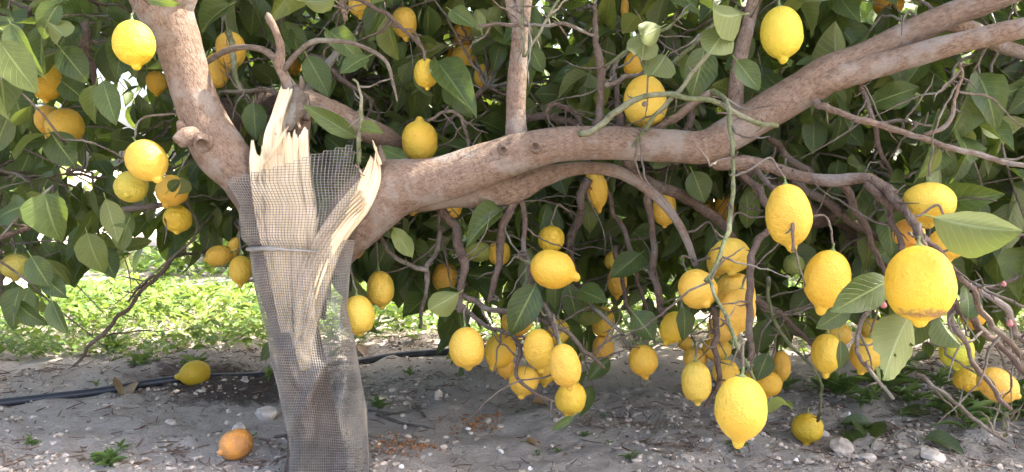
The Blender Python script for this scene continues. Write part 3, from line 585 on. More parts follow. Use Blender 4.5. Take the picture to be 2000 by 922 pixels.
# lemons: (px, py, width px, length px, Y, tip angle from straight down (+ to the right), tip towards camera deg, tint, label, shared group)
Yl, Gr, Dl, Og = (.60, .395, .045), (.44, .38, .05), (.56, .36, .045), (.58, .34, .04)
G2 = 'lemons half hidden in the leaves'
SH = 'shaded lemon half hidden among the dark leaves behind the limbs'
SL = 'small lemon tucked behind the low hanging fruit near the soil'
LEM = [
 (262, 89, 76, 92, 1.40, 5, 5, (.66, .46, .03), 'sunlit lemon hanging against the leaning left limb', None),
 (90, 162, 58, 78, 1.75, 0, 10, Dl, SH, G2), (128, 248, 70, 68, 1.8, 20, 20, Dl, SH, G2), (92, 238, 44, 62, 1.9, 0, 0, Dl, SH, G2),
 (290, 318, 76, 92, 1.45, 33, 10, Yl, 'plump lemon with its tip slanting over a greenish lemon', None),
 (256, 366, 62, 66, 1.52, 10, 60, Gr, 'green tinged lemon facing forward below a plump slanting lemon', None),
 (335, 376, 60, 66, 1.62, -15, 20, Yl, 'lemon behind a small leaf between the slanting lemon and the net', None),
 (347, 430, 54, 56, 1.66, 5, 15, Yl, 'lowest lemon of the cluster left of the netted trunk', None),
 (306, 164, 40, 48, 2.0, 0, 0, Dl, SH, G2), (452, 102, 56, 76, 1.75, 10, 5, Dl, 'lemon behind the bare curved branch beside the left limb', None), (422, 140, 50, 72, 1.8, -10, 5, Dl, SH, G2),
 (425, 500, 42, 52, 1.78, -75, 10, Dl, 'small lemon lying sideways under leaves next to the netted trunk', None),
 (470, 531, 44, 62, 1.72, 0, 5, Yl, 'lemon hanging freely above the weeds beside the netted trunk', None), (455, 488, 26, 50, 1.8, -20, 0, Dl, SH, G2),
 (576, 132, 26, 32, 2.2, 0, 0, Dl, SH, G2), (703, 10, 44, 54, 1.8, 0, 5, Dl, SH, G2), (790, 48, 50, 64, 1.8, 5, 5, Dl, SH, G2),
 (832, 146, 46, 60, 1.62, 5, 5, Yl, 'small oval lemon beside a big drooping folded leaf', None),
 (820, 272, 68, 86, 1.62, 180, -5, (.61, .41, .045), 'lemon standing just above the long limb beside the rear limb', None),
 (905, 70, 38, 54, 2.0, 10, 5, Og, SH, G2), (910, 116, 52, 52, 1.95, 20, 10, Og, SH, G2), (884, 116, 30, 46, 2.05, 0, 0, Og, SH, G2), (946, 152, 42, 52, 1.9, 0, 10, Dl, SH, G2),
 (1240, 126, 42, 60, 1.8, -20, 5, Og, 'orange tinted lemon above the lemon with a snail', None),
 (1260, 202, 84, 104, 1.57, 0, 5, Yl, 'lemon behind a green twig carrying a small dark snail', None),
 (1527, 69, 80, 106, 1.42, 5, 5, (.53, .47, .055), 'rough greenish yellow lemon hanging above the rising limb', None),
 (1735, 12, 54, 50, 1.8, 0, 0, Og, SH, G2),
 (1165, 375, 46, 82, 1.78, 10, 5, Yl, 'long necked lemon with a leaf across it under the long limb', None),
 (1298, 408, 46, 74, 1.8, 0, 5, Yl, 'lemon crossed by a drooping branch under the long limb', None),
 (1418, 405, 40, 54, 2.0, 0, 0, Og, SH, G2), (1386, 408, 22, 36, 2.05, 0, 0, Og, SH, G2),
 (806, 398, 42, 46, 1.76, 0, 0, Dl, SH, G2), (880, 402, 46, 62, 1.76, 0, 0, Dl, SH, G2),
 (697, 478, 38, 64, 1.68, -20, 5, Yl, 'lemon partly hidden behind the torn limb and the net', None),
 (743, 567, 54, 74, 1.6, 5, 5, Yl, 'oval lemon hanging right above a rounder lemon beside the net', None),
 (700, 618, 66, 80, 1.5, 5, 5, Yl, 'round lemon touching the net around the trunk', None),
 (868, 545, 50, 66, 1.9, -10, 5, Dl, SH, G2), (938, 492, 40, 58, 1.8, 90, 5, (.20, .24, .04), 'unripe green lemon lying level in the shade below the limb', None), (975, 497, 44, 52, 1.8, 0, 10, Dl, SH, G2),
 (1077, 470, 52, 56, 1.66, 0, 5, Yl, 'lemon perched above the lemon whose tip points sideways', None),
 (1086, 528, 78, 98, 1.46, 74, 10, Yl, 'big lemon lying sideways with its tip pointing right', None),
 (1205, 555, 40, 62, 1.85, 0, 5, Dl, SH, G2), (1196, 512, 30, 40, 1.9, 0, 5, Dl, SH, G2),
 (912, 682, 70, 84, 1.46, 5, 8, Yl, 'round lemon at the trunk side end of the low row', None),
 (975, 689, 62, 74, 1.54, -25, 15, Dl, 'lemon with its tip bent down beside the round end lemon', None),
 (1010, 632, 64, 62, 1.64, 0, 5, Yl, 'lemon behind a dark leaf with a white speck', None),
 (1053, 686, 62, 86, 1.44, 5, 5, Yl, 'pear shaped lemon between the bent lemon and the twig crossed lemon', None),
 (1104, 718, 62, 92, 1.34, 12, 5, Yl, 'knobbly lemon crossed by a thin bare twig', None),
 (1114, 780, 62, 70, 1.46, -10, 10, Yl, 'lemon hanging lowest directly below the twig crossed lemon', None),
 (1022, 748, 60, 64, 1.52, -10, 20, Yl, 'lemon with a leaf on its shoulder just above the soil', None),
 (1064, 730, 44, 54, 1.6, 0, 0, Dl, SL, 'low hanging small lemons'), (988, 720, 34, 44, 1.62, 0, 0, Yl, SL, 'low hanging small lemons'),
 (1178, 630, 46, 62, 1.8, 0, 0, Dl, SH, G2), (1178, 682, 42, 56, 1.8, 0, 0, Dl, SH, G2), (1090, 652, 46, 56, 1.66, 0, 0, Dl, SH, G2),
 (1256, 708, 58, 68, 1.58, 5, 15, Yl, 'round lemon hanging alone between the low row and the big cluster', None),
 (1313, 643, 52, 70, 1.58, -25, 10, Yl, 'slanting lemon beneath the left side of the big cluster', None),
 (1364, 566, 74, 84, 1.42, 25, 45, Yl, 'lemon with a curled tip at the side of the big cluster', None),
 (1428, 503, 76, 74, 1.47, 0, 25, Yl, 'topmost lemon of the big cluster', None), (1402, 512, 44, 62, 1.56, 0, 0, Dl, SH, G2),
 (1436, 576, 78, 84, 1.48, 0, 5, Yl, 'broad lemon in the middle of the big cluster', None),
 (1440, 612, 70, 94, 1.40, -12, 8, Yl, 'lowest front lemon of the big cluster with its tip down', None),
 (1408, 645, 52, 62, 1.6, 0, 5, Dl, SL, 'low hanging small lemons'), (1400, 686, 56, 52, 1.64, 0, 5, Dl, SL, 'low hanging small lemons'), (1357, 700, 46, 44, 1.64, 0, 5, Dl, SL, 'low hanging small lemons'), (1338, 672, 30, 30, 1.8, 0, 5, Og, SL, 'low hanging small lemons'),
 (1360, 750, 60, 86, 1.44, 2, 5, Yl, 'pointed lemon hanging just above the soil beside the biggest oval lemon', None),
 (1418, 730, 52, 54, 1.58, 0, 5, Yl, SL, 'low hanging small lemons'), (1500, 752, 54, 54, 1.58, -10, 10, Yl, SL, 'low hanging small lemons'), (1526, 718, 36, 64, 1.66, 0, 5, Dl, SL, 'low hanging small lemons'), (1475, 740, 40, 50, 1.6, 0, 0, Dl, SL, 'low hanging small lemons'),
 (1446, 806, 104, 140, 1.05, -3, 4, (.64, .42, .04), 'large oval lemon hanging low from a long green twig', None),
 (1540, 427, 86, 130, 1.27, 5, 5, Yl, 'pear shaped lemon with a thin bare twig across it', None),
 (1613, 553, 86, 126, 1.27, -12, 6, Yl, 'long lemon with a pointed tip beside the scarred lemon', None),
 (1797, 560, 130, 156, 0.98, -2, 12, (.65, .42, .04), 'very large lemon with a brown scar around its tip', None),
 (1815, 402, 96, 88, 1.3, 0, 5, (.62, .41, .06), 'lemon behind twigs above the scarred lemon', None), (1852, 480, 70, 66, 1.25, 0, 5, Yl, 'lemon peeping out beside the stalk of the scarred lemon', None), (1775, 458, 60, 60, 1.36, 0, 5, Og, 'lemon behind the stalk of the scarred lemon', None),
 (1614, 696, 60, 86, 1.46, -5, 8, Yl, 'lemon hanging below the long pointed lemon with a dark leaf on it', None), (1690, 697, 62, 74, 1.5, -15, 10, Yl, 'lemon behind the chewed hanging leaf', None), (1638, 655, 50, 50, 1.62, 0, 5, Dl, SL, 'low hanging small lemons'), (1700, 645, 40, 46, 1.66, 0, 5, Dl, SL, 'low hanging small lemons'),
 (1868, 688, 66, 72, 1.45, 0, 5, (.46, .44, .05), 'olive green lemon hanging over two yellow ones', None),
 (1900, 622, 46, 44, 1.5, 0, 5, Og, SH, G2),
 (1892, 742, 58, 48, 1.56, 0, 5, Yl, 'lemon below the olive green lemon', None),
 (1953, 755, 66, 86, 1.40, 60, 10, Yl, 'lemon lying sideways behind bare twigs above the weeds', None),
 (30, 523, 52, 52, 1.66, 0, 5, (.42, .38, .06), 'dull greenish lemon above the drooping leafy branch', None),
 (1550, 518, 40, 42, 1.7, 0, 0, (.20, .25, .05), 'small round unripe green lemon below the pear shaped lemon', None),
 (1912, 384, 26, 32, 2.1, 0, 0, Og, SH, G2), (1984, 370, 32, 44, 2.1, 0, 0, Og, SH, G2), (1220, 16, 16, 40, 1.9, 0, 0, Og, SH, G2),
]
OWN = {  # what sets the half hidden fruit apart
 (90, 162): 'dull lemon with a dark leaf over its top beside the big pale leaf', (128, 248): 'broad dull lemon lying behind dark leaves above a bare twig', (92, 238): 'dull lemon pressed against the broad dull lemon from behind',
 (306, 164): 'small dull lemon behind the leaning limb below the sunlit lemon', (422, 140): 'dull lemon hanging between the leaning limb and the curved bare branch', (455, 488): 'sliver of a lemon above the one hanging freely beside the net',
 (576, 132): 'tiny distant lemon in the fork of the bare broken branch', (703, 10): 'dull lemon above the bare arching twig over the torn stub', (790, 48): 'dull lemon partly behind a leaf above the small oval lemon',
 (905, 70): 'orange lemon uppermost of the group beside the upright branch', (910, 116): 'orange lemon largest of the group beside the upright branch', (884, 116): 'orange lemon pushed behind the largest one beside the upright branch', (946, 152): 'round dull lemon lowest of the group beside the upright branch',
 (1735, 12): 'orange lemon above the forking end of the long limb', (1418, 405): 'orange lemon behind the long hanging green twig', (1386, 408): 'tiny orange sliver of lemon near the long hanging green twig',
 (806, 398): 'lemon squeezed under the long limb next to the torn end', (880, 402): 'lemon under the long limb behind a drooping bare branch', (868, 545): 'dull lemon behind crossed twigs right of the net side pair', (975, 497): 'dull lemon next to the unripe green lemon',
 (1205, 555): 'dull lemon hanging below the sideways lemon tip in deep shade', (1196, 512): 'small dull lemon just above another in deep shade', (1178, 630): 'upper one of two dull lemons above the soil near the twig crossed lemon', (1178, 682): 'lower one of two dull lemons above the soil near the twig crossed lemon', (1090, 652): 'dull lemon behind the knobbly twig crossed lemon',
 (1402, 512): 'lemon pushed behind the topmost lemon of the big cluster', (1900, 622): 'orange lemon beside the scarred lemon behind pale twigs', (1912, 384): 'tiny orange spot of lemon above the large pale leaf', (1984, 370): 'orange lemon far behind the large pale leaf tip', (1220, 16): 'narrow orange lemon high above the lemon with a snail',
 (1064, 730): 'small lemon squeezed behind the pear shaped lemon', (988, 720): 'small lemon under the lemon with a bent tip', (1408, 645): 'lemon directly below the big cluster behind a bare branch', (1400, 686): 'broad small lemon second below the big cluster', (1357, 700): 'small lemon above the pointed lemon near the soil', (1338, 672): 'small orange lemon beneath the slanting lemon',
 (1418, 730): 'small lemon right above the large oval lemon', (1500, 752): 'lemon low beside the shoulder of the large oval lemon', (1526, 718): 'narrow lemon behind the one at the shoulder of the large oval lemon', (1475, 740): 'small lemon behind the stalk of the large oval lemon', (1638, 655): 'lemon above the one with a dark leaf on it', (1700, 645): 'small lemon above the chewed hanging leaf'}
PROF = np.array([(0.425, 0.0), (0.427, 0.05), (0.428, 0.09), (0.415, 0.16), (0.385, 0.245), (0.33, 0.34), (0.245, 0.425), (0.13, 0.482), (0.01, 0.5), (-0.11, 0.487), (-0.215, 0.435), (-0.295, 0.355), (-0.345, 0.275), (-0.372, 0.21), (-0.39, 0.16), (-0.41, 0.125), (-0.44, 0.11), (-0.468, 0.093), (-0.488, 0.062), (-0.497, 0.028), (-0.5, 0.002)])
def lemon_geo(w, h, seed):
    r = np.random.default_rng(seed); z = PROF[:, 0]+0.05; rr = PROF[:, 1].copy(); z = z/ (z.max()-z.min()); z = z-(z.max()+z.min())/2
    nip = r.uniform(0.6, 1.3); low = np.clip((-z-0.26)/0.22, 0, 1); z = np.where(z < -0.28, -0.28+(z+0.28)*nip, z); rr = rr*(1+low*0.2*(nip-1))
    z = z/(z.max()-z.min()); z -= (z.max()+z.min())/2
    ns = 26; th = np.linspace(0, 2*np.pi, ns, endpoint=False)
    zi = np.linspace(0, len(z)-1, 30); z2 = np.interp(zi, np.arange(len(z)), z); r2 = np.interp(zi, np.arange(len(z)), rr); r2 = np.maximum(r2, 0.002)
    X = r2[:, None]*np.cos(th); Y = r2[:, None]*np.sin(th); Z = np.broadcast_to(z2[:, None], X.shape)
    p = np.stack([X, Y, Z], -1); k = 1+0.055*vnoise(p*2.3+seed*3.7, 5)+0.022*vnoise(p*7+seed, 6)+0.008*vnoise(p*18, 7); 
    bent = r.uniform(-.06, .06, 2)*np.clip(-Z-.3, 0, 1)[..., None]*3
    p[..., :2] = p[..., :2]*k[..., None]+bent
    p = p*np.array([w, w, h]); n = 30
    i = np.arange(n-1)[:, None]*ns; j = np.arange(ns)[None]; j2 = (j+1) % ns
    F = np.stack([i+j, i+ns+j, i+ns+j2, i+j2], -1).reshape(-1, 4)
    return p.reshape(-1, 3), F
LOBJ = []
def make_lemon(pos, w, h, tipdir, col, label, group, seed, mat='lemon', stalk=True, name='lemon'):
    V, F = lemon_geo(w, h, seed); o = obj(name, mesh('lemon', V, F), M[mat])
    o.location = Vector(pos); q = Vector((0, 0, -1)).rotation_difference(Vector(tipdir)); o.rotation_mode = 'QUATERNION'
    o.rotation_quaternion = q @ Quaternion((0, 0, 1), seed*2.1); r = random.Random(seed)
    o.color = (min(1, .88*col[0]*r.uniform(.94, 1.05)), .88*col[1]*r.uniform(.93, 1.06), .9*col[2]*r.uniform(.7, 1.3), 1)
    tag(o, label, 'lemon', group)
    top = np.array([0, 0, V[:, 2].max()])
    sv, sf, su = tubegeo([top-[0, 0, .004], top+[0, 0, .0015], top+[0, 0, .004], top+[0.0008, 0, .013]], [.0062*w/.07, .0050*w/.07, .0022, .0019], nseg=8, per=3, rough=.12, nscale=200, seed=seed)
    obj('stalk', mesh('stalk', sv, sf, su), M['stalk'], o)
    return np.array(Vector(pos) + q @ Vector((0, 0, float(top[2])+.013))), np.array(q @ Vector((0, 0, 1)))
STALKS = []
for k, (px, py, w, h, Y, a, bq, col, lab, grp) in enumerate(LEM):
    ar, br = math.radians(a), math.radians(bq); tip = (math.sin(ar)*math.cos(br), -math.sin(br), -math.cos(ar)*math.cos(br))
    s = Y/FPX; mat = 'lemon_scar' if 'scar around' in lab else 'lemon'
    STALKS.append(make_lemon(P(px, py, Y), w*s, h*s*1.03, tip, col, OWN.get((px, py), lab), 'lemons hanging on the split tree', k+1, mat))

# shoots: a twig with alternate leaves, hanging outward from the crown
def lower_edge(x):      # lowest foliage height by x (metres)
    return np.interp(x, [-2.2, -1.25, -1.1, -0.7, -0.3, 0.0, 0.5, 1.2, 2.6], [.22, .22, .38, .40, .30, .26, .26, .16, .14])
LB, LD, LN, LL, LT, TW = [], [], [], [], [], []
def shoots(n, xr, yr, zr, seed, dens=None, leaf=(.075, .115), down=0.55):
    r = np.random.default_rng(seed); c = 0
    while c < n:
        b = np.array([r.uniform(*xr), r.uniform(*yr), r.uniform(*zr)])
        if dens is not None and r.random() > dens(b): continue
        c += 1
        d = norm(np.array([r.normal(0, .7), r.normal(-.35, .55), r.normal(-.1, .6)])); ln = r.uniform(.16, .34); k = int(ln/.03)
        pts = [b]; 
        for q in range(4): 
            d = norm(d+np.array([0, 0, -.13])+r.normal(0, .10, 3)); pts.append(pts[-1]+d*ln/4)
        pts = np.array(pts); TW.append(pts)
        for q in range(k):
            t = (q+.6)/k*4; i0 = min(int(t), 3); p = pts[i0]+(pts[i0+1]-pts[i0])*(t-i0); ax_ = norm(pts[i0+1]-pts[i0])
            ph = q*2.4+r.uniform(0, 6); pe = np.cross(ax_, [math.cos(ph), math.sin(ph), .3]); pe = norm(pe)
            ld = norm(ax_*.5+pe*.9+np.array([0, -.15, -down])+r.normal(0, .28, 3))
            nn = norm(np.array([0, -.55, .75])+r.normal(0, .55, 3))
            LB.append(p+ld*.008); LD.append(ld); LN.append(nn); LL.append(r.uniform(*leaf)*r.uniform(.8, 1.1)); LT.append(np.clip(r.beta(2.0, 2.6)+r.normal(0, .08), 0, 1))
def dens_main(b):
    lo = lower_edge(b[0])+.08
    if b[2] < lo: return 0.0
    v = 0.85+1.0*vnoise(b*2.6, 91)
    if b[0] > 0.55: v *= np.interp(b[2], [.2, .45, .75], [.30, .75, 1])
    v *= np.interp(b[2], [.75, 1.0], [1, .72])
    return min(1, max(.06, v))
shoots(1250, (-2.1, 2.6), (1.78, 2.9), (0.25, 1.6), 5, dens_main)
shoots(190, (-0.75, 1.5), (1.95, 2.6), (0.30, 0.85), 15, None)
shoots(85, (0.55, 2.0), (1.50, 1.85), (0.45, 1.1), 6, None, (.08, .12))
shoots(16, (-1.5, -0.66), (1.55, 1.8), (0.42, 1.1), 8, None, (.08, .12))
shoots(7, (-1.35, -1.0), (1.5, 1.8), (.30, .5), 9, None, (.07, .10))
LB, LD, LN, LL, LT = map(np.array, (LB, LD, LN, LL, LT))
LW = LL*np.random.default_rng(3).uniform(.48, .64, len(LL))
# keep fruit and limbs free: no leaf hangs straight before them
mid = LB+LD*LL[:, None]*.5; qx, qy, qz = project(mid); keep = np.ones(len(LB), bool)
for (px, py, w, h, Y, a, bq, col, lab, grp) in LEM:
    shade = lab in (SH, SL); f = 0.42 if shade else 0.72
    rad = max(w, h)*f+ (0.02 if shade else 0.035)*FPX/np.maximum(qz, .5)*(.6 if shade else 1)
    keep &= ~((np.hypot(qx-px, qy-py) < rad) & (qz < Y+.05))
for cx, cy, cY, cr in np.concatenate(CLEAR): keep &= ~((np.hypot(qx-cx, qy-cy) < cr+34) & (qz < cY))
keep &= ~((qz < 1.72) & (qx > 700) & (qx < 1480) & (qy > 190) & (qy < 420))
keep &= ~((mid[:, 1] < 1.66) & (qx > 440) & (qx < 760))
keep &= ~((qx > 125) & (qx < 520) & (qy > 525)) & ~((qx <= 125) & (qy > 625))
HOLE = [(P(276, 66, 1.38), .13), (P(290, 85, 1.38), .11), (P(366, 30, 1.46), .10), (P(350, 60, 1.46), .07), (P(160, 55, 1.5), .08), (P(90, 20, 1.5), .08), (P(1010, 135, 1.53), .07)]
for src, hr in HOLE:       # gaps in the crown let a beam through
    d = mid-src; al = d @ np.array(SUN); keep &= ~((np.linalg.norm(d-al[:, None]*np.array(SUN), axis=1) < hr) & (al > .08))
LB, LD, LN, LL, LT, LW = (a[keep] for a in (LB, LD, LN, LL, LT, LW))

# prominent leaves, one by one: (base, tip, width px, Y base, Y tip, tint, show underside)
BIG = [((0, 82), (66, 174), 66, 1.2, 1.18, .75, 0), ((22, 48), (64, 138), 42, 1.28, 1.25, .6, 0), ((118, 5), (66, 62), 52, 1.5, 1.48, .55, 0), ((90, 40), (133, 76), 48, 1.5, 1.46, .8, 1),
 ((116, 92), (162, 148), 56, 1.55, 1.53, .1, 0), ((200, 158), (226, 240), 46, 1.48, 1.46, .55, 0), ((188, 164), (174, 240), 34, 1.5, 1.5, .7, 0), ((120, 158), (160, 188), 46, 1.6, 1.58, .2, 0),
 ((88, 378), (104, 466), 78, 1.42, 1.40, .6, 0), ((60, 395), (52, 452), 42, 1.48, 1.47, .4, 0), ((206, 388), (232, 470), 44, 1.5, 1.5, .7, 1), ((250, 436), (226, 490), 50, 1.5, 1.5, .6, 0), ((170, 455), (188, 530), 58, 1.55, 1.53, .75, 0),
 ((852, 118), (922, 210), 62, 1.62, 1.52, .45, 0), ((868, 158), (918, 214), 50, 1.64, 1.6, .35, 0), ((696, 268), (596, 208), 36, 1.44, 1.40, .35, 0), ((704, 250), (742, 252), 26, 1.42, 1.40, .7, 0), ((742, 290), (792, 306), 30, 1.56, 1.52, .5, 0),
 ((978, 412), (914, 456), 50, 1.56, 1.5, .35, 0), ((1452, 28), (1338, 52), 92, 1.34, 1.30, .6, 1), ((1420, 55), (1382, 108), 66, 1.33, 1.3, .55, 1), ((1376, 92), (1358, 186), 62, 1.42, 1.40, .1, 0),
 ((1292, 52), (1232, 84), 46, 1.45, 1.42, .6, 1), ((1262, 62), (1252, 118), 60, 1.46, 1.44, .5, 1), ((1300, 108), (1268, 160), 66, 1.48, 1.46, .5, 1), ((1438, 118), (1482, 172), 44, 1.38, 1.36, .3, 0),
 ((1640, 150), (1616, 42), 62, 1.58, 1.56, .5, 1), ((1700, 205), (1790, 166), 56, 1.5, 1.46, .5, 0), ((1822, 424), (1996, 474), 92, .95, .90, .62, 1), ((1776, 614), (1712, 738), 92, 1.02, .98, .65, 1), ((1738, 545), (1634, 604), 66, 1.06, 1.03, .45, 0),
 ((1792, 348), (1846, 286), 26, 1.34, 1.3, .5, 1), ((1046, 556), (1000, 648), 62, 1.46, 1.42, .05, 0), ((1236, 610), (1278, 662), 54, 1.5, 1.48, .05, 0), ((1334, 600), (1346, 660), 40, 1.5, 1.48, .1, 0),
 ((1250, 496), (1196, 540), 46, 1.7, 1.66, .2, 0), ((896, 572), (832, 612), 50, 1.48, 1.44, .7, 1), ((768, 446), (806, 498), 36, 1.52, 1.5, .85, 0), ((742, 424), (762, 462), 36, 1.55, 1.53, .3, 0), ((1500, 808), (1552, 754), 30, 1.26, 1.22, .6, 1),
 ((1120, 812), (1080, 840), 16, 1.42, 1.4, .5, 0), ((40, 560), (8, 640), 50, 1.5, 1.48, .15, 0), ((30, 588), (72, 636), 34, 1.5, 1.48, .2, 0), ((102, 588), (124, 648), 34, 1.5, 1.48, .3, 0), ((84, 540), (120, 574), 40, 1.52, 1.5, .1, 0), ((60, 500), (96, 560), 50, 1.5, 1.5, .15, 0),
 ((592, 2), (664, 8), 30, 1.42, 1.4, .5, 1), ((286, -2), (344, 8), 18, 1.34, 1.32, .6, 0), ((1832, 616), (1868, 694), 44, 1.15, 1.12, .35, 1), ((1890, 622), (1902, 556), 46, 1.2, 1.2, .1, 0), ((1660, 600), (1600, 640), 40, 1.3, 1.28, .3, 0), ((1352, 335), (1378, 392), 50, 1.64, 1.62, .45, 0),
 ((1640, 665), (1652, 722), 28, 1.36, 1.34, .05, 0), ((1190, 700), (1150, 740), 34, 1.6, 1.58, .2, 0), ((1500, 690), (1480, 740), 40, 1.5, 1.48, .05, 0), ((330, 372), (350, 352), 22, 1.55, 1.54, .1, 0), ((345, 380), (372, 340), 20, 1.55, 1.5, .4, 1), ((100, 260), (140, 320), 60, 1.6, 1.58, .2, 0),
 ((450, 10), (380, 48), 50, 1.6, 1.58, .2, 0), ((640, 60), (700, 100), 44, 1.55, 1.5, .4, 0), ((600, 110), (640, 180), 50, 1.6, 1.58, .5, 0), ((1085, 36), (1060, 10), 20, 1.5, 1.5, .7, 0), ((940, 60), (930, 20), 26, 1.55, 1.55, .4, 1), ((880, 20), (925, 50), 36, 1.55, 1.52, .4, 0), ((720, 110), (665, 130), 40, 1.5, 1.46, .3, 0), ((495, 200), (500, 270), 44, 1.6, 1.58, .35, 0)]
LEAFN = 0
def leaf_obj(B, D, Nn, L, Wd, tint, seed, name='leaf', parent=tree, mat='leaf', temp=None):
    tv, tf, tu = temp or FINE[seed % len(FINE)]; X, Y, Z = frames(np.array(D)[None], np.array(Nn)[None]); X, Y, Z = X[0], Y[0], Z[0]
    v = tv*np.array([L, Wd, L]); st = tubegeo([np.array([-.012, 0, .001]), np.array([0, 0, 0]), np.array([.006, 0, 0])], [.0011, .0011, .0006], nseg=5, per=1, rough=0, cap=False)
    V, F, U, A = joinparts([(v, tf, tu, np.full(len(v), tint)), (st[0], st[1], np.full((len(st[0]), 2), .5), np.full(len(st[0]), tint))])
    o = obj(name, mesh('leaf', V, F, U, {'tint': A}), M[mat], parent)
    m = Matrix(((X[0], Y[0], Z[0]), (X[1], Y[1], Z[1]), (X[2], Y[2], Z[2]))); o.rotation_mode = 'QUATERNION'; o.rotation_quaternion = m.to_quaternion()
    o.location = Vector(B) + (TB if parent is tree else Vector()); return o
cv, cf, cu = leaf_template(26, 15, .12, .12, .03, 4); cq = cu[cf].mean(1)
chew = ((np.hypot((cq[:, 0]-.80)*1.0, (cq[:, 1]-.92)*.55) < .09) | (np.hypot(cq[:, 0]-.93, (cq[:, 1]-.70)*.6) < .06) | (np.hypot((cq[:, 0]-.30), (cq[:, 1]-.06)*.6) < .04) | (np.hypot((cq[:, 0]-.58), (cq[:, 1]-.40)*.6) < .018))
CHEWED = (cv, cf[~chew], cu)
for k, (b, t, w, yb, yt, tint, und) in enumerate(BIG):
    A, Bq = P(b[0], b[1], yb), P(t[0], t[1], yt); r = np.random.default_rng(k+500); nn = np.array([0, -1.0, .35])+r.normal(0, .16, 3)
    L = np.linalg.norm(Bq-A); leaf_obj(A, Bq-A, -nn if und else nn, L*1.04, w*1.05*yb/FPX, tint, k, temp=CHEWED if b == (1776, 614) else None)
# the leaves that show largest are single parts, the others one mass
qx, qy, qz = project(LB+LD*LL[:, None]*.5); size = LL/np.maximum(qz, .3); size[(qx < -40) | (qx > 2040) | (qy < -40) | (qy > 940) | (qz < .3)] = 0
order = np.argsort(-size); nb = 300-len(BIG); single = order[:nb]; rest = order[nb:]
for k in single: leaf_obj(LB[k], LD[k], LN[k], LL[k], LW[k], LT[k], int(k))
parts = [leaf_cloud(LB[rest], LD[rest], LN[rest], LL[rest], LW[rest], LT[rest], COARSE)]
# the crown overhead, above the picture, that keeps the place in shade
r = np.random.default_rng(77); n = 9500
B0 = np.column_stack([r.uniform(-0.9, 3.7, n), r.uniform(1.15, 2.8, n), r.uniform(1.30, 2.7, n)])
kk = vnoise(B0*1.6, 33) > -0.6
for src, hr in HOLE:
    d = B0-src; al = d @ np.array(SUN); kk &= np.linalg.norm(d-al[:, None]*np.array(SUN), axis=1) > hr+.03
px_, py_, pz_ = project(B0); kk &= ~((B0[:, 1] < 1.6) & (py_ > -60) & (B0[:, 2] < 1.4))
B0 = B0[kk]; n = len(B0)
parts.append(leaf_cloud(B0, r.normal(0, 1, (n, 3))+[0, 0, -.4], r.normal(0, .6, (n, 3))+[0, 0, 1], r.uniform(.09, .13, n), r.uniform(.05, .07, n), np.clip(r.beta(2, 3, n), 0, 1), LITE))
V, F, U, A = joinparts(parts)
obj('foliage', mesh('foliage', V, F, U, {'tint': A}), M['leaf'], tree, TB, kind='stuff')

# thin twigs inside the crown and the stalk twigs of the fruit
wv_ = np.concatenate(SAMPLES); twp = []
for k, p in enumerate(TW):
    g = tubegeo(p, np.linspace(.0028, .0011, len(p)), nseg=5, per=2, rough=.1, nscale=90, seed=k, cap=False); twp.append((g[0], g[1], g[2], 0.0))
    d = np.linalg.norm(wv_-p[0], axis=1); j = d.argmin()
    if d[j] < .32:
        m1 = (wv_[j]+p[0])/2+np.array([0, .03, .03*d[j]])
        g = tubegeo([wv_[j], m1, p[0]], [.0036, .0030, .0024], nseg=6, per=8, rough=.15, nscale=60, seed=k, cap=False, kink=2.2); twp.append((g[0], g[1], g[2], 0.0))
allp = np.concatenate([wv_]+[p for p in TW])
for k, (e, up) in enumerate(STALKS):
    d = np.linalg.norm(allp-e, axis=1)+.12*(allp[:, 2] < e[2])+.05*(allp[:, 1] < e[1]-.03); j = d.argmin(); q = allp[j]; Ld = np.linalg.norm(q-e)
    m1 = e+up*min(.03, Ld*.4)+(q-e)*.25; m2 = e+(q-e)*.65+np.array([0, 0, .12*Ld])
    g = tubegeo([e-up*.004, m1, m2, q], [.0019, .0020, .0021, .0023], nseg=6, per=6, rough=.15, nscale=90, seed=k, cap=False, kink=1.2); twp.append((g[0], g[1], g[2], 0.0))
# spurs and thorns along the bare branches
r = np.random.default_rng(12)
for k in range(620):
    c = SAMPLES[r.integers(12, len(SAMPLES))]; p = c[r.integers(1, len(c)-1)]; d = norm(r.normal(0, 1, 3)+[0, -.2, 0]); L = r.uniform(.008, .035)
    g = tubegeo([p, p+d*L*.6, p+d*L+r.normal(0, .004, 3)], [.0022, .0015, .0005], nseg=4, per=2, rough=0, cap=False); twp.append((g[0], g[1], g[2], 0.0))
for k in range(150):        # bare side twigs
    c = SAMPLES[r.integers(17, len(SAMPLES))]; p = c[r.integers(1, len(c)-1)]; d = norm(r.normal(0, 1, 3)+[0, .2, -.55]); L = r.uniform(.06, .2)
    q = [p]; 
    for z in range(4): d = norm(d+r.normal(0, .25, 3)); q.append(q[-1]+d*L/4)
    g = tubegeo(q, [.0024, .002, .0017, .0013, .0007], nseg=5, per=4, rough=.15, nscale=80, cap=False, kink=1.5); twp.append((g[0], g[1], g[2], 0.0))
V, F, U, A = joinparts(twp)
obj('fine_twigs', mesh('fine_twigs', V, F, U), M['twig'], tree, TB, kind='stuff')

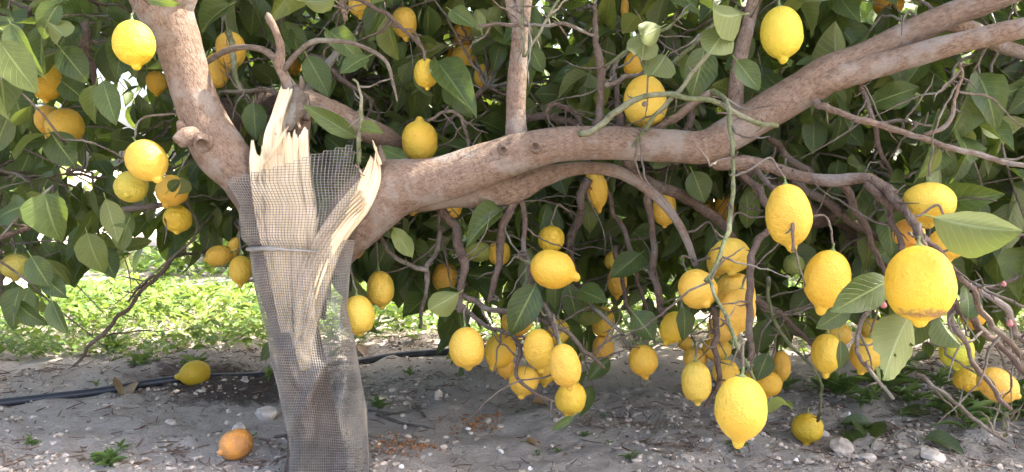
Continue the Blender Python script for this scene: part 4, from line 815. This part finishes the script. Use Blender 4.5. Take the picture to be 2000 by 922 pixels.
# ------------------------------------------------------------------ net wrapped round the trunk
POLY = np.array([(432, 352), (490, 336), (560, 318), (600, 303), (650, 290), (692, 279), (693, 320), (713, 345), (700, 365), (684, 403), (660, 470), (694, 466), (684, 520), (678, 600), (690, 650), (702, 720), (716, 800), (724, 960), (724, 990), (560, 990), (566, 880), (543, 760), (528, 700), (522, 650), (506, 600), (493, 540), (487, 484), (470, 464), (466, 400), (450, 375)], float)
def inpoly(x, y, poly):
    c = np.zeros(x.shape, bool); j = len(poly)-1
    for i in range(len(poly)):
        xi, yi = poly[i]; xj, yj = poly[j]
        c ^= ((yi > y) != (yj > y)) & (x < (xj-xi)*(y-yi)/(yj-yi+1e-9)+xi); j = i
    return c
LEFT = np.array([(270, 425), (352, 432), (400, 464), (464, 468), (484, 484), (540, 492), (600, 505), (650, 520), (700, 527), (760, 542), (860, 564), (990, 560)], float)
RIGHT = np.array([(270, 735), (345, 722), (403, 712), (466, 698), (480, 692), (520, 684), (600, 678), (650, 690), (720, 702), (800, 716), (960, 724), (990, 724)], float)
def net_pt(u, py, back):
    l = np.interp(py, LEFT[:, 0], LEFT[:, 1]); rr = np.interp(py, RIGHT[:, 0], RIGHT[:, 1])
    s = u*2-1; px = (l+rr)/2+(rr-l)/2*np.sin(s*np.pi/2*0.985)
    ss = (px-(l+rr)/2)/((rr-l)/2)
    e = np.power(np.maximum(0, 1-np.abs(ss)**3.0), 1/2.4)
    q = np.stack([u*6, py/90.0, np.zeros_like(u)], -1)
    fold = 0.020*np.sin(u*15+py*0.012+2.0*vnoise(q, 3))*np.clip((py-500)/120, 0, 1) + 0.006*fbm(q*1.6, 3, 8)
    # big diagonal fold low on the trunk and the gathered tie
    dgn = (px-590)/1.0-(800-py)*0.52; fold = fold + 0.030*np.exp(-(dgn/16)**2)*np.clip((py-620)/60, 0, 1)*np.clip((900-py)/60, 0, 1)
    tie = np.exp(-((py-486-0.05*(px-560))/7.0)**2)*np.clip((640-px)/40, 0, 1)
    depth = 0.100+0.012*np.clip((py-500)/200, 0, 1)
    Yv = 1.515 - (-1 if back else 1)*depth*e - (0 if back else 1)*(fold*e+0.012*tie*0) + 0.006*tie
    if back: Yv = Yv+fold
    py2 = py - (0 if back else 1)*6*np.sin(u*np.pi)*0 + 5*vnoise(np.stack([u*3, py/120.0, 0*u+4], -1), 5)
    a = (px-1000)/FPX; b = (461-py2)/FPX
    d = np.stack([a, CT+b*ST, -ST+b*CT], -1); X = np.array([0, 0, CAM_H])+d*(Yv/d[..., 1])[..., None]
    X[..., 2] = np.maximum(X[..., 2], 0.004)
    return X, px, py2
net = empty('tree_guard_net', (float(TREE_BASE[0])+.02, 1.5, 0.0)); tag(net, 'pale grey plastic mesh net wrapped around the split trunk', 'net'); NB = -Vector(net.location)
def thread_sheet(back, seed):
    parts = []; nu = 58; npy = 134; us = np.linspace(0, 1, nu); vsx = np.linspace(276, 978, npy)
    U_, V_ = np.meshgrid(us, vsx); U_ = U_ + 0.0015*np.sin(V_*.05); X, px, py = net_pt(U_, V_, back)
    ins = inpoly(px, py, POLY) if not back else (py > 330+0*px) & inpoly(px, py+12, POLY)
    def seg(A, Bm, m, lift):
        A = A[m]; Bm = Bm[m]; n = len(A)
        if not n: return
        T = norm(Bm-A); v = norm(np.cross(T, np.array([0.03, 1.0, 0.02]))); w = np.cross(T, v); rad = 0.00072
        vv = np.stack([A+v*rad, A-v*rad*.5+w*rad*.87, A-v*rad*.5-w*rad*.87, Bm+v*rad, Bm-v*rad*.5+w*rad*.87, Bm-v*rad*.5-w*rad*.87], 1)
        f = np.array([(0, 1, 4, 3), (1, 2, 5, 4), (2, 0, 3, 5)])
        parts.append((vv.reshape(-1, 3), (f[None]+(np.arange(n)*6)[:, None, None]).reshape(-1, 4), np.zeros((n*6, 2)), 0.0))
    seg(X[:, :-1], X[:, 1:], ins[:, :-1] & ins[:, 1:], 0); seg(X[:-1], X[1:], ins[:-1] & ins[1:], 0)
    return joinparts(parts)
for back, nm in ((False, 'front_mesh'), (True, 'rear_mesh')):
    V, F, U, A = thread_sheet(back, 0); obj(nm, mesh(nm, V, F), M['net'], net, NB, kind='stuff')
# gathered tie across the net
tp = [net_pt(np.array([u]), np.array([485+9*u]), False)[0][0]+np.array([0, -.005, 0]) for u in np.linspace(.02, .62, 9)]
g = tubegeo(tp, [.003, .004, .0045, .004, .0045, .0035, .003, .002, .001], nseg=7, per=4, rough=.35, nscale=160, seed=2); obj('tie_cord', mesh('tie_cord', *g), M['net'], net, NB)

# ------------------------------------------------------------------ things on the soil
hp = np.array([GP(a, b, .012) for a, b in HOSE]); hp[:, 2] = ground_z(hp[:, 0], hp[:, 1])+.006
g = tubegeo(hp, [.0125]*len(hp), nseg=12, per=10, rough=.0, cap=True); tag(obj('drip_hose', mesh('drip_hose', *g), M['hose']), 'black irrigation hose running over the soil behind the trunk', 'hose')
hq = np.array([GP(a, b, .012) for a, b in ((60, 585), (250, 575), (330, 567), (400, 556), (460, 549), (600, 540), (900, 530))]); g = tubegeo(hq, [.016]*len(hq), nseg=8, per=6, rough=0)
tag(obj('drip_hose', mesh('drip_hose', *g), M['hose']), 'thin far irrigation hose beyond the sunlit weeds', 'hose')
def on_ground(px, py):
    p = GP(px, py, 0.0); 
    for _ in range(3): p = GP(px, py, float(ground_z(p[0], p[1])))
    return p
p = on_ground(368, 757); make_lemon(p+[0, .03, .030], .072, .095, (-.9, -.25, -.12), (.62, .42, .035), 'fallen lemon lying against the black irrigation hose', None, 201)
p = on_ground(450, 906); make_lemon(p+[0, .028, .029], .062, .074, (-.62, -.55, -.25), (.84, .36, .07), 'fallen orange tinted lemon rotting on the bare soil', None, 202, 'lemon_rot')
p = on_ground(1585, 876); make_lemon(p+[0, .028, .032], .068, .072, (-.1, -.25, -.95), (.67, .42, .03), 'small round lemon resting on the soil under a green stalk', None, 203)

def rock(seed, sx, sy, sz):
    import bmesh
    bm = bmesh.new(); bmesh.ops.create_icosphere(bm, subdivisions=2, radius=1.0)
    co = np.array([v.co[:] for v in bm.verts]); F = np.array([[v.index for v in f.verts] for f in bm.faces]); bm.free()
    r = np.random.default_rng(seed); 
    for _ in range(7):
        nrm = norm(r.normal(0, 1, 3)); c = r.uniform(.55, .85); d = co @ nrm; co = co - np.outer(np.maximum(0, d-c), nrm)
    co *= (1+.08*vnoise(co*2+seed, 1))[:, None]
    return co*np.array([sx, sy, sz]), F
STN = [(512, 824, 52, 34, 'pale angular stone, the largest beside the netted trunk'), (463, 850, 34, 24, 'rounded stone right behind the orange tinted fallen lemon'), (329, 832, 32, 15, 'flat pale stone between the hose and the fallen orange lemon'),
       (855, 782, 20, 26, 'upright whitish stone standing near the end of the hose'), (1098, 826, 20, 16, None), (1086, 826, 14, 12, None), (1650, 890, 60, 34, 'crumbly grey clod beside the fallen green leaves'), (1610, 858, 34, 20, None), (890, 870, 18, 9, None), (1830, 905, 50, 24, None), (1700, 905, 40, 18, None), (300, 880, 16, 10, None), (560, 905, 16, 8, None), (872, 778, 12, 10, None), (700, 895, 14, 8, None)]
r = np.random.default_rng(31)
for k in range(46): STN.append((r.uniform(0, 2000), r.uniform(745, 918), r.uniform(9, 20), r.uniform(6, 12), None))
for k, (px, py, w, h, lab) in enumerate(STN):
    p = on_ground(px, py); s = p[1]/FPX; V, F = rock(k, w*s/2, w*s*.42, h*s*.6); o = obj('stone', mesh('stone', V, F, smooth=False), M['clod' if 'clod' in (lab or '') or k % 3 == 2 else 'stone'])
    o.location = (p[0], p[1]+w*s*.35, p[2]+h*s*.28); o.rotation_euler = (0, 0, k*1.3)
    tag(o, lab or 'small pale stone lying loose on the bare soil', 'stone', None if lab else 'stones on the soil')
# crumbs of soil and gravel
r = np.random.default_rng(41); n = 9000
rb = [rock(300+k, 1, 1, .75) for k in range(4)]
import bmesh
def small_rock(seed):
    bm = bmesh.new(); bmesh.ops.create_icosphere(bm, subdivisions=1, radius=1.0); co = np.array([v.co[:] for v in bm.verts]); F = np.array([[v.index for v in f.verts] for f in bm.faces]); bm.free()
    q = np.random.default_rng(seed); co *= q.uniform(.65, 1.15, (len(co), 1)); co[:, 2] *= .7; return co, F
sr = [small_rock(k) for k in range(6)]
def scatter(name, n, xr, yr, szr, mat, seed, dens=None, label=None, cat=None):
    r = np.random.default_rng(seed); x = r.uniform(*xr, n); y = yr[0]+(yr[1]-yr[0])*r.random(n)**1.3
    if dens is not None: m = r.random(n) < dens(x, y); x, y = x[m], y[m]; n = len(x)
    z = ground_z(x, y); s = szr[0]*(szr[1]/szr[0])**(r.random(n)**2.2); a = r.uniform(0, 6.28, n); parts = []
    for k, (co, F) in enumerate(sr):
        m = np.arange(n) % len(sr) == k; c, si = np.cos(a[m]), np.sin(a[m]); el = r.uniform(.7, 1.6, m.sum())
        X = co[None, :, 0]*el[:, None]; Yc = co[None, :, 1]
        v = np.stack([x[m][:, None]+s[m][:, None]*(X*c[:, None]-Yc*si[:, None]), y[m][:, None]+s[m][:, None]*(X*si[:, None]+Yc*c[:, None]), z[m][:, None]+s[m][:, None]*(co[None, :, 2]+.35)], -1)
        parts.append((v.reshape(-1, 3), (F[None]+(np.arange(m.sum())*len(co))[:, None, None]).reshape(-1, 3), np.zeros((m.sum()*len(co), 2)), 0.0))
    V, F, U, A = joinparts(parts); o = obj(name, mesh(name, V, F, smooth=False), M[mat], kind='stuff')
    if label: tag(o, label, cat)
    return o
def dn(x, y):
    p = np.stack([x, y, 0*x], -1); return np.clip(.45+.9*vnoise(p*3.3, 55)+.9*np.exp(-((y-hose_y(x)-.15)/.14)**2)+.3*(x > .5), .06, 1)
scatter('gravel', 26000, (-1.9, 2.1), (1.3, 3.1), (.0018, .0095), 'clod', 43, dn, 'crumbs of dry soil and gravel strewn over the ground', 'gravel')
scatter('soil_crumbs', 7000, (-1.9, 2.1), (1.3, 2.9), (.002, .008), 'crumb', 45, dn, 'dark brown crumbs of soil strewn over the ground', 'soil crumbs')
scatter('pebbles', 1300, (-1.9, 2.1), (1.15, 2.9), (.0025, .008), 'stone', 44, dn, 'tiny pale pebbles strewn over the ground', 'pebbles')
def lit(cx, cy, rad):
    return lambda x, y: np.exp(-((x-cx)**2+(y-cy)**2)/rad**2)
for cx, cy, ra, mt, lb in ((930, 826, .045, 'rust', 'rusty brown crumbs of a rotted lemon on the soil near a white shell'), (790, 868, .05, 'rust', 'thin smear of rusty brown crumbs beside the netted trunk')):
    p = on_ground(cx, cy); scatter('fruit_crumbs', 1500, (p[0]-.12, p[0]+.12), (p[1]-.1, p[1]+.1), (.002, .006), mt, int(cx), lit(p[0], p[1], ra), lb, 'crumbs')
# dry twigs and leaf bits
r = np.random.default_rng(51); parts = []
for k in range(3600):
    x = r.uniform(-1.7, 2.0); y = r.uniform(1.2, 2.7)
    if r.random() > dn(np.array([x]), np.array([y]))[0]+.1: continue
    a = r.uniform(0, 6.28); L = r.uniform(.008, .05); d = np.array([math.cos(a), math.sin(a), 0]); z = float(ground_z(x, y)); c = np.array([x, y, z+.003])
    g = tubegeo([c-d*L/2, c+r.normal(0, L*.06, 3)+[0, 0, .002], c+d*L/2+[0, 0, r.uniform(0, .008)]], [.0012, .0015, .0009], nseg=4, per=2, rough=0, cap=False); parts.append((g[0], g[1], g[2], 0.0))
V, F, U, A = joinparts(parts); tag(obj('plant_litter', mesh('plant_litter', V, F, U), M['litter'], kind='stuff'), 'dry bits of twig and straw littering the soil', 'litter')
for k, (a, b, c) in enumerate((((720, 806), (760, 812), (800, 808)), ((735, 815), (790, 832), (850, 842)), ((830, 818), (815, 800), (812, 792)), ((535, 858), (560, 855), (572, 852)))):
    q = [on_ground(*t)+[0, 0, .006] for t in (a, b, c)]; g = tubegeo(q, [.003, .0035, .002], nseg=7, per=6, rough=.15, nscale=70)
    tag(obj('fallen_twig', mesh('fallen_twig', *g), M['twig']), ['dry twig lying beside a small weed next to the net', 'long dry twig lying flat on the soil beside the net', 'short upright dry twig end beside the flat twigs', 'short pale stick touching the net near the orange lemon'][k], 'twig')
# fallen leaves
FL = [((1640, 838), (1724, 850), 34, .15, 'leaf', 'fallen green leaf lying uppermost of a cluster beside the soil lemon'), ((1648, 852), (1694, 888), 34, .4, 'leaf', 'fallen green leaf lying with its tip downhill in the cluster'), ((1690, 840), (1702, 880), 22, .3, 'leaf', 'pale small fallen leaf in the cluster beside the soil lemon'),
      ((1806, 868), (1888, 892), 44, .1, 'leaf', 'dark green fallen leaf on the soil beside the grey clod'), ((1756, 818), (1822, 808), 34, .45, 'leaf', 'dull green fallen leaf among the weeds'), ((1038, 800), (1072, 798), 22, .5, 'dead_leaf', 'curled brown leaf on the soil beside the low lemons'), ((1026, 872), (1050, 876), 16, .4, 'dead_leaf', 'small brown leaf lying alone on the bare soil'),
      ((700, 680), (716, 704), 20, .5, 'dead_leaf', 'brown leaf lying beside the hose'), ((240, 758), (250, 775), 16, .6, 'dead_leaf', 'pale dry leaf hanging over the hose')]
for k, (a, b, w, ti, mt, lb) in enumerate(FL):
    A, Bq = on_ground(*a), on_ground(*b); A[2] += .012; Bq[2] += .02; L = np.linalg.norm(Bq-A); o = leaf_obj(A, Bq-A, [.1*k-.3, -.45, 1], L, max(L*.42, w*A[1]/FPX), ti, k+3, 'fallen_leaf', None, mt); tag(o, lb, 'leaf')
# snail shells
def shell(rad):
    t = np.linspace(0, 1, 26); a = t*2*np.pi*2.4; rr = rad*.62*(1-t*.86); pts = np.stack([rr*np.cos(a), rr*np.sin(a), rad*.75*t], -1); return tubegeo(pts, rad*.52*(1-t*.85), nseg=9, per=1, rough=0)
for k, (px, py, w) in enumerate([(914, 842, 12), (978, 887, 14), (1556, 905, 14), (1729, 890, 13), (947, 878, 9), (783, 915, 12), (1655, 812, 14), (1520, 912, 10), (1035, 918, 10)]):
    p = on_ground(px, py); g = shell(w*p[1]/FPX/2); o = obj('snail_shell', mesh('snail_shell', *g), M['shell']); o.location = Vector(p)+Vector((0, 0, w*p[1]/FPX*.3)); o.rotation_euler = (k, .4*k, k*2)
    tag(o, 'tiny empty white snail shell on the bare soil', 'snail shell', 'white snail shells on the soil')
p = P(1259, 204, 1.372); g = shell(.0058); o = obj('snail', mesh('snail', *g), M['snail']); o.location = p; o.rotation_euler = (1.5, .3, 0); tag(o, 'small dark snail clinging to the green twig before a lemon', 'snail')
# pink flower buds among the twigs
for k, (px, py, Y, rp) in enumerate(((1972, 632, 1.2, 6.5), (1960, 555, 1.22, 5), (1726, 596, 1.2, 6))):
    c = P(px, py, Y); rr = rp*Y/FPX; g = tubegeo([c+[0, 0, -rr], c+[0, 0, -rr*.4], c+[0, 0, rr*.5], c+[0, 0, rr*1.3]], [rr*.4, rr, rr*.85, rr*.2], nseg=10, per=4, rough=0)
    if 'bud' not in M: M['bud'] = simple('pink_bud', (.30, .12, .11), .3, .5, 200)
    obj('flower_bud', mesh('flower_bud', *g), M['bud'], tree, TB)

# small weeds on the bare soil
def weed(px, py, hpx, n, lab, grp=None, seed=0, tint=.4, wide=.16):
    p = on_ground(px, py); r = np.random.default_rng(seed); H = hpx*p[1]/FPX; a = r.uniform(0, 6.28, n); up = r.uniform(.3, 1.3, n)
    D = np.stack([np.cos(a), np.sin(a), up], -1); Bq = np.tile([0, 0, .0], (n, 1))+r.normal(0, H*.12, (n, 3))*[1, 1, 0]+np.array([0, 0, 1])*(r.random((n, 1))*H*.45)
    Nn = np.stack([-np.cos(a)*.5, -np.sin(a)*.5, np.ones(n)], -1); L = H*r.uniform(.5, 1.0, n)
    V, F, U, A = leaf_cloud(Bq, D, Nn, L, L*wide*2, np.clip(r.normal(tint, .2, n), 0, 1), COARSE)
    g = tubegeo([np.zeros(3), np.array([0, 0, H*.3]), np.array([H*.05, 0, H*.6])], [H*.03, H*.025, H*.01], nseg=5, per=2, rough=0)
    V, F, U, A = joinparts([(V, F, U, A), (g[0], g[1], g[2], .4)])
    o = obj('weed', mesh('weed', V, F, U, {'tint': A}), M['grass']); o.location = p; tag(o, lab, 'weed', grp)
weed(742, 800, 34, 16, 'small leafy weed beside the dry twigs next to the net', seed=1); weed(524, 742, 32, 9, 'pale weed seedling sprouting before the hose at the net', seed=2, tint=.7)
weed(380, 726, 42, 14, 'dark weed growing behind the hose at the fallen lemon', seed=3, wide=.2)
for k, (px, py, h, n) in enumerate([(1640, 775, 60, 26), (1690, 790, 50, 24), (1720, 765, 70, 28), (1600, 765, 40, 16), (1850, 815, 60, 26), (1890, 840, 60, 24), (1940, 830, 70, 28), (1780, 790, 50, 22), (1985, 815, 80, 26), (1905, 795, 60, 20), (1540, 765, 40, 14), (1750, 745, 50, 20), (1830, 760, 50, 20)]):
    weed(px, py, h, n, 'grey green weed tuft under the low twigs by the fallen leaves', 'weeds under the low twigs', 10+k, .6, .10)
for k, (px, py, h, n) in enumerate([(62, 872, 24, 12), (215, 912, 40, 22), (190, 905, 30, 18), (235, 880, 24, 12), (186, 598+160, 16, 8), (1180, 820, 16, 9), (1140, 855, 18, 10), (1230, 900, 26, 14), (1440, 880, 34, 12), (1090, 885, 14, 9), (1010, 808, 12, 8), (1050, 890, 16, 8), (560, 730, 20, 8), (800, 735, 26, 12), (1190, 870, 14, 8), (960, 845, 12, 7), (270, 720, 40, 16), (225, 690, 50, 18), (650, 700, 26, 8)]):
    weed(px, py, h, n, 'tiny green weed sprouting from the bare soil', 'tiny weeds on the soil', 40+k, .35, .12)

# sunlit ground cover beyond the hose: one mass of small leaves
def cover(name, n, xr, yr, hr, lr, seed, lab, cond):
    r = np.random.default_rng(seed); x = r.uniform(*xr, n); y = r.uniform(*yr, n); m = cond(x, y, r); x, y = x[m], y[m]; n = len(x)
    p = np.stack([x, y, 0*x], -1); cl = np.clip(.55+.8*vnoise(p*2.2, 15)+.4*vnoise(p*7, 16), .1, 1.5); z = ground_z(x, y)+r.random(n)*hr*cl
    a = r.uniform(0, 6.28, n); D = np.stack([np.cos(a), np.sin(a), r.uniform(-.1, 1.3, n)], -1); Nn = np.stack([-np.cos(a)*.6, -np.sin(a)*.6, np.ones(n)], -1)+r.normal(0, .3, (n, 3)); L = r.uniform(*lr, n)*(.6+.5*cl)
    t = np.clip(.45+.35*vnoise(p*1.7, 18)+r.normal(0, .18, n), 0, 1)
    V, F, U, A = leaf_cloud(np.stack([x, y, z], -1), D, Nn, L, L*r.uniform(.3, .6, n), t, LITE); tag(obj(name, mesh(name, V, F, U, {'tint': A}), M['grass'], kind='stuff'), lab, 'ground cover')
cover('ground_cover', 42000, (-3.2, 3.2), (2.45, 4.2), .10, (.02, .05), 61, 'sunlit low green weeds covering the soil behind the hose', lambda x, y, r: (y > hose_y(x)+np.where(x > -.2, .10, .30)+.10*r.normal(0, 1, len(x))) & (vnoise(np.stack([x*1.3, y*1.3, 0*x], -1), 19) > -.62) & (x > -2.4+.2*(y-3)))
cover('far_ground_cover', 42000, (-6, 6), (4.25, 7.5), .34, (.05, .12), 62, 'far green weeds growing under the next row of trees', lambda x, y, r: (vnoise(np.stack([x*.6, y*.6, 0*x], -1), 23) > -.6) & ~((x < -1.9-.1*y) & (x > -4.5)))

# ------------------------------------------------------------------ the next rows of the orchard
def far_tree(x, y, R, H, n, lab, seed):
    root = empty('orchard_tree', (x, y, 0)); tag(root, lab, 'tree', None); r = np.random.default_rng(seed); tp = []
    g = tubegeo([[0, 0, -.05], [.03, 0, .35], [.0, .04, .7]], [.12, .09, .08], nseg=12, per=5, rough=.1, nscale=9, seed=seed); obj('trunk', mesh('trunk', *g), M['bark'], root)
    for k in range(7):
        a = k*.9+r.uniform(-.3, .3); e = np.array([math.cos(a)*R*.75, math.sin(a)*R*.75, r.uniform(.5, .9)*H]); s = np.array([0, .03, .6]); m = s*.5+e*.5+[0, 0, .15]
        g = tubegeo([s, m, e], [.055, .04, .015], nseg=8, per=5, rough=.1, nscale=12, seed=k); obj('limb', mesh('limb', *g), M['bark'], root)
    cc = norm(r.normal(0, 1, (60, 3)))*r.uniform(.45, 1, (60, 1)); cc = cc*np.array([R, R, H*.45])+np.array([0, 0, H*.56]); i = r.integers(0, 60, n)
    B0 = cc[i]+r.normal(0, R*.16, (n, 3)); B0[:, 2] = np.where(B0[:, 2] < .1, r.uniform(.06, 1.0, n), B0[:, 2])
    d = norm(B0-np.array([0, 0, H*.5])); V, F, U, A = leaf_cloud(B0, d*.5+r.normal(0, .6, (n, 3))+[0, 0, -.5], d+r.normal(0, .4, (n, 3))+[0, 0, .6], r.uniform(.09, .15, n), r.uniform(.05, .08, n), np.clip(r.beta(2.2, 2.2, n), 0, 1), LITE)
    obj('crown', mesh('crown', V, F, U, {'tint': A}), M['far_leaf'], root, kind='stuff')
far_tree(-1.0, 6.2, 1.6, 2.4, 6500, 'orchard tree straight behind the split trunk beyond the weeds', 2)
far_tree(1.9, 5.7, 1.6, 2.6, 6500, 'orchard tree beyond the weeds behind the long limb', 3)
far_tree(4.8, 5.9, 1.7, 2.5, 6000, 'orchard tree standing beyond the weeds past the long limb', 4)
far_tree(-5.7, 7.6, 1.6, 2.6, 5000, 'orchard tree standing beyond the bare pale soil', 1)
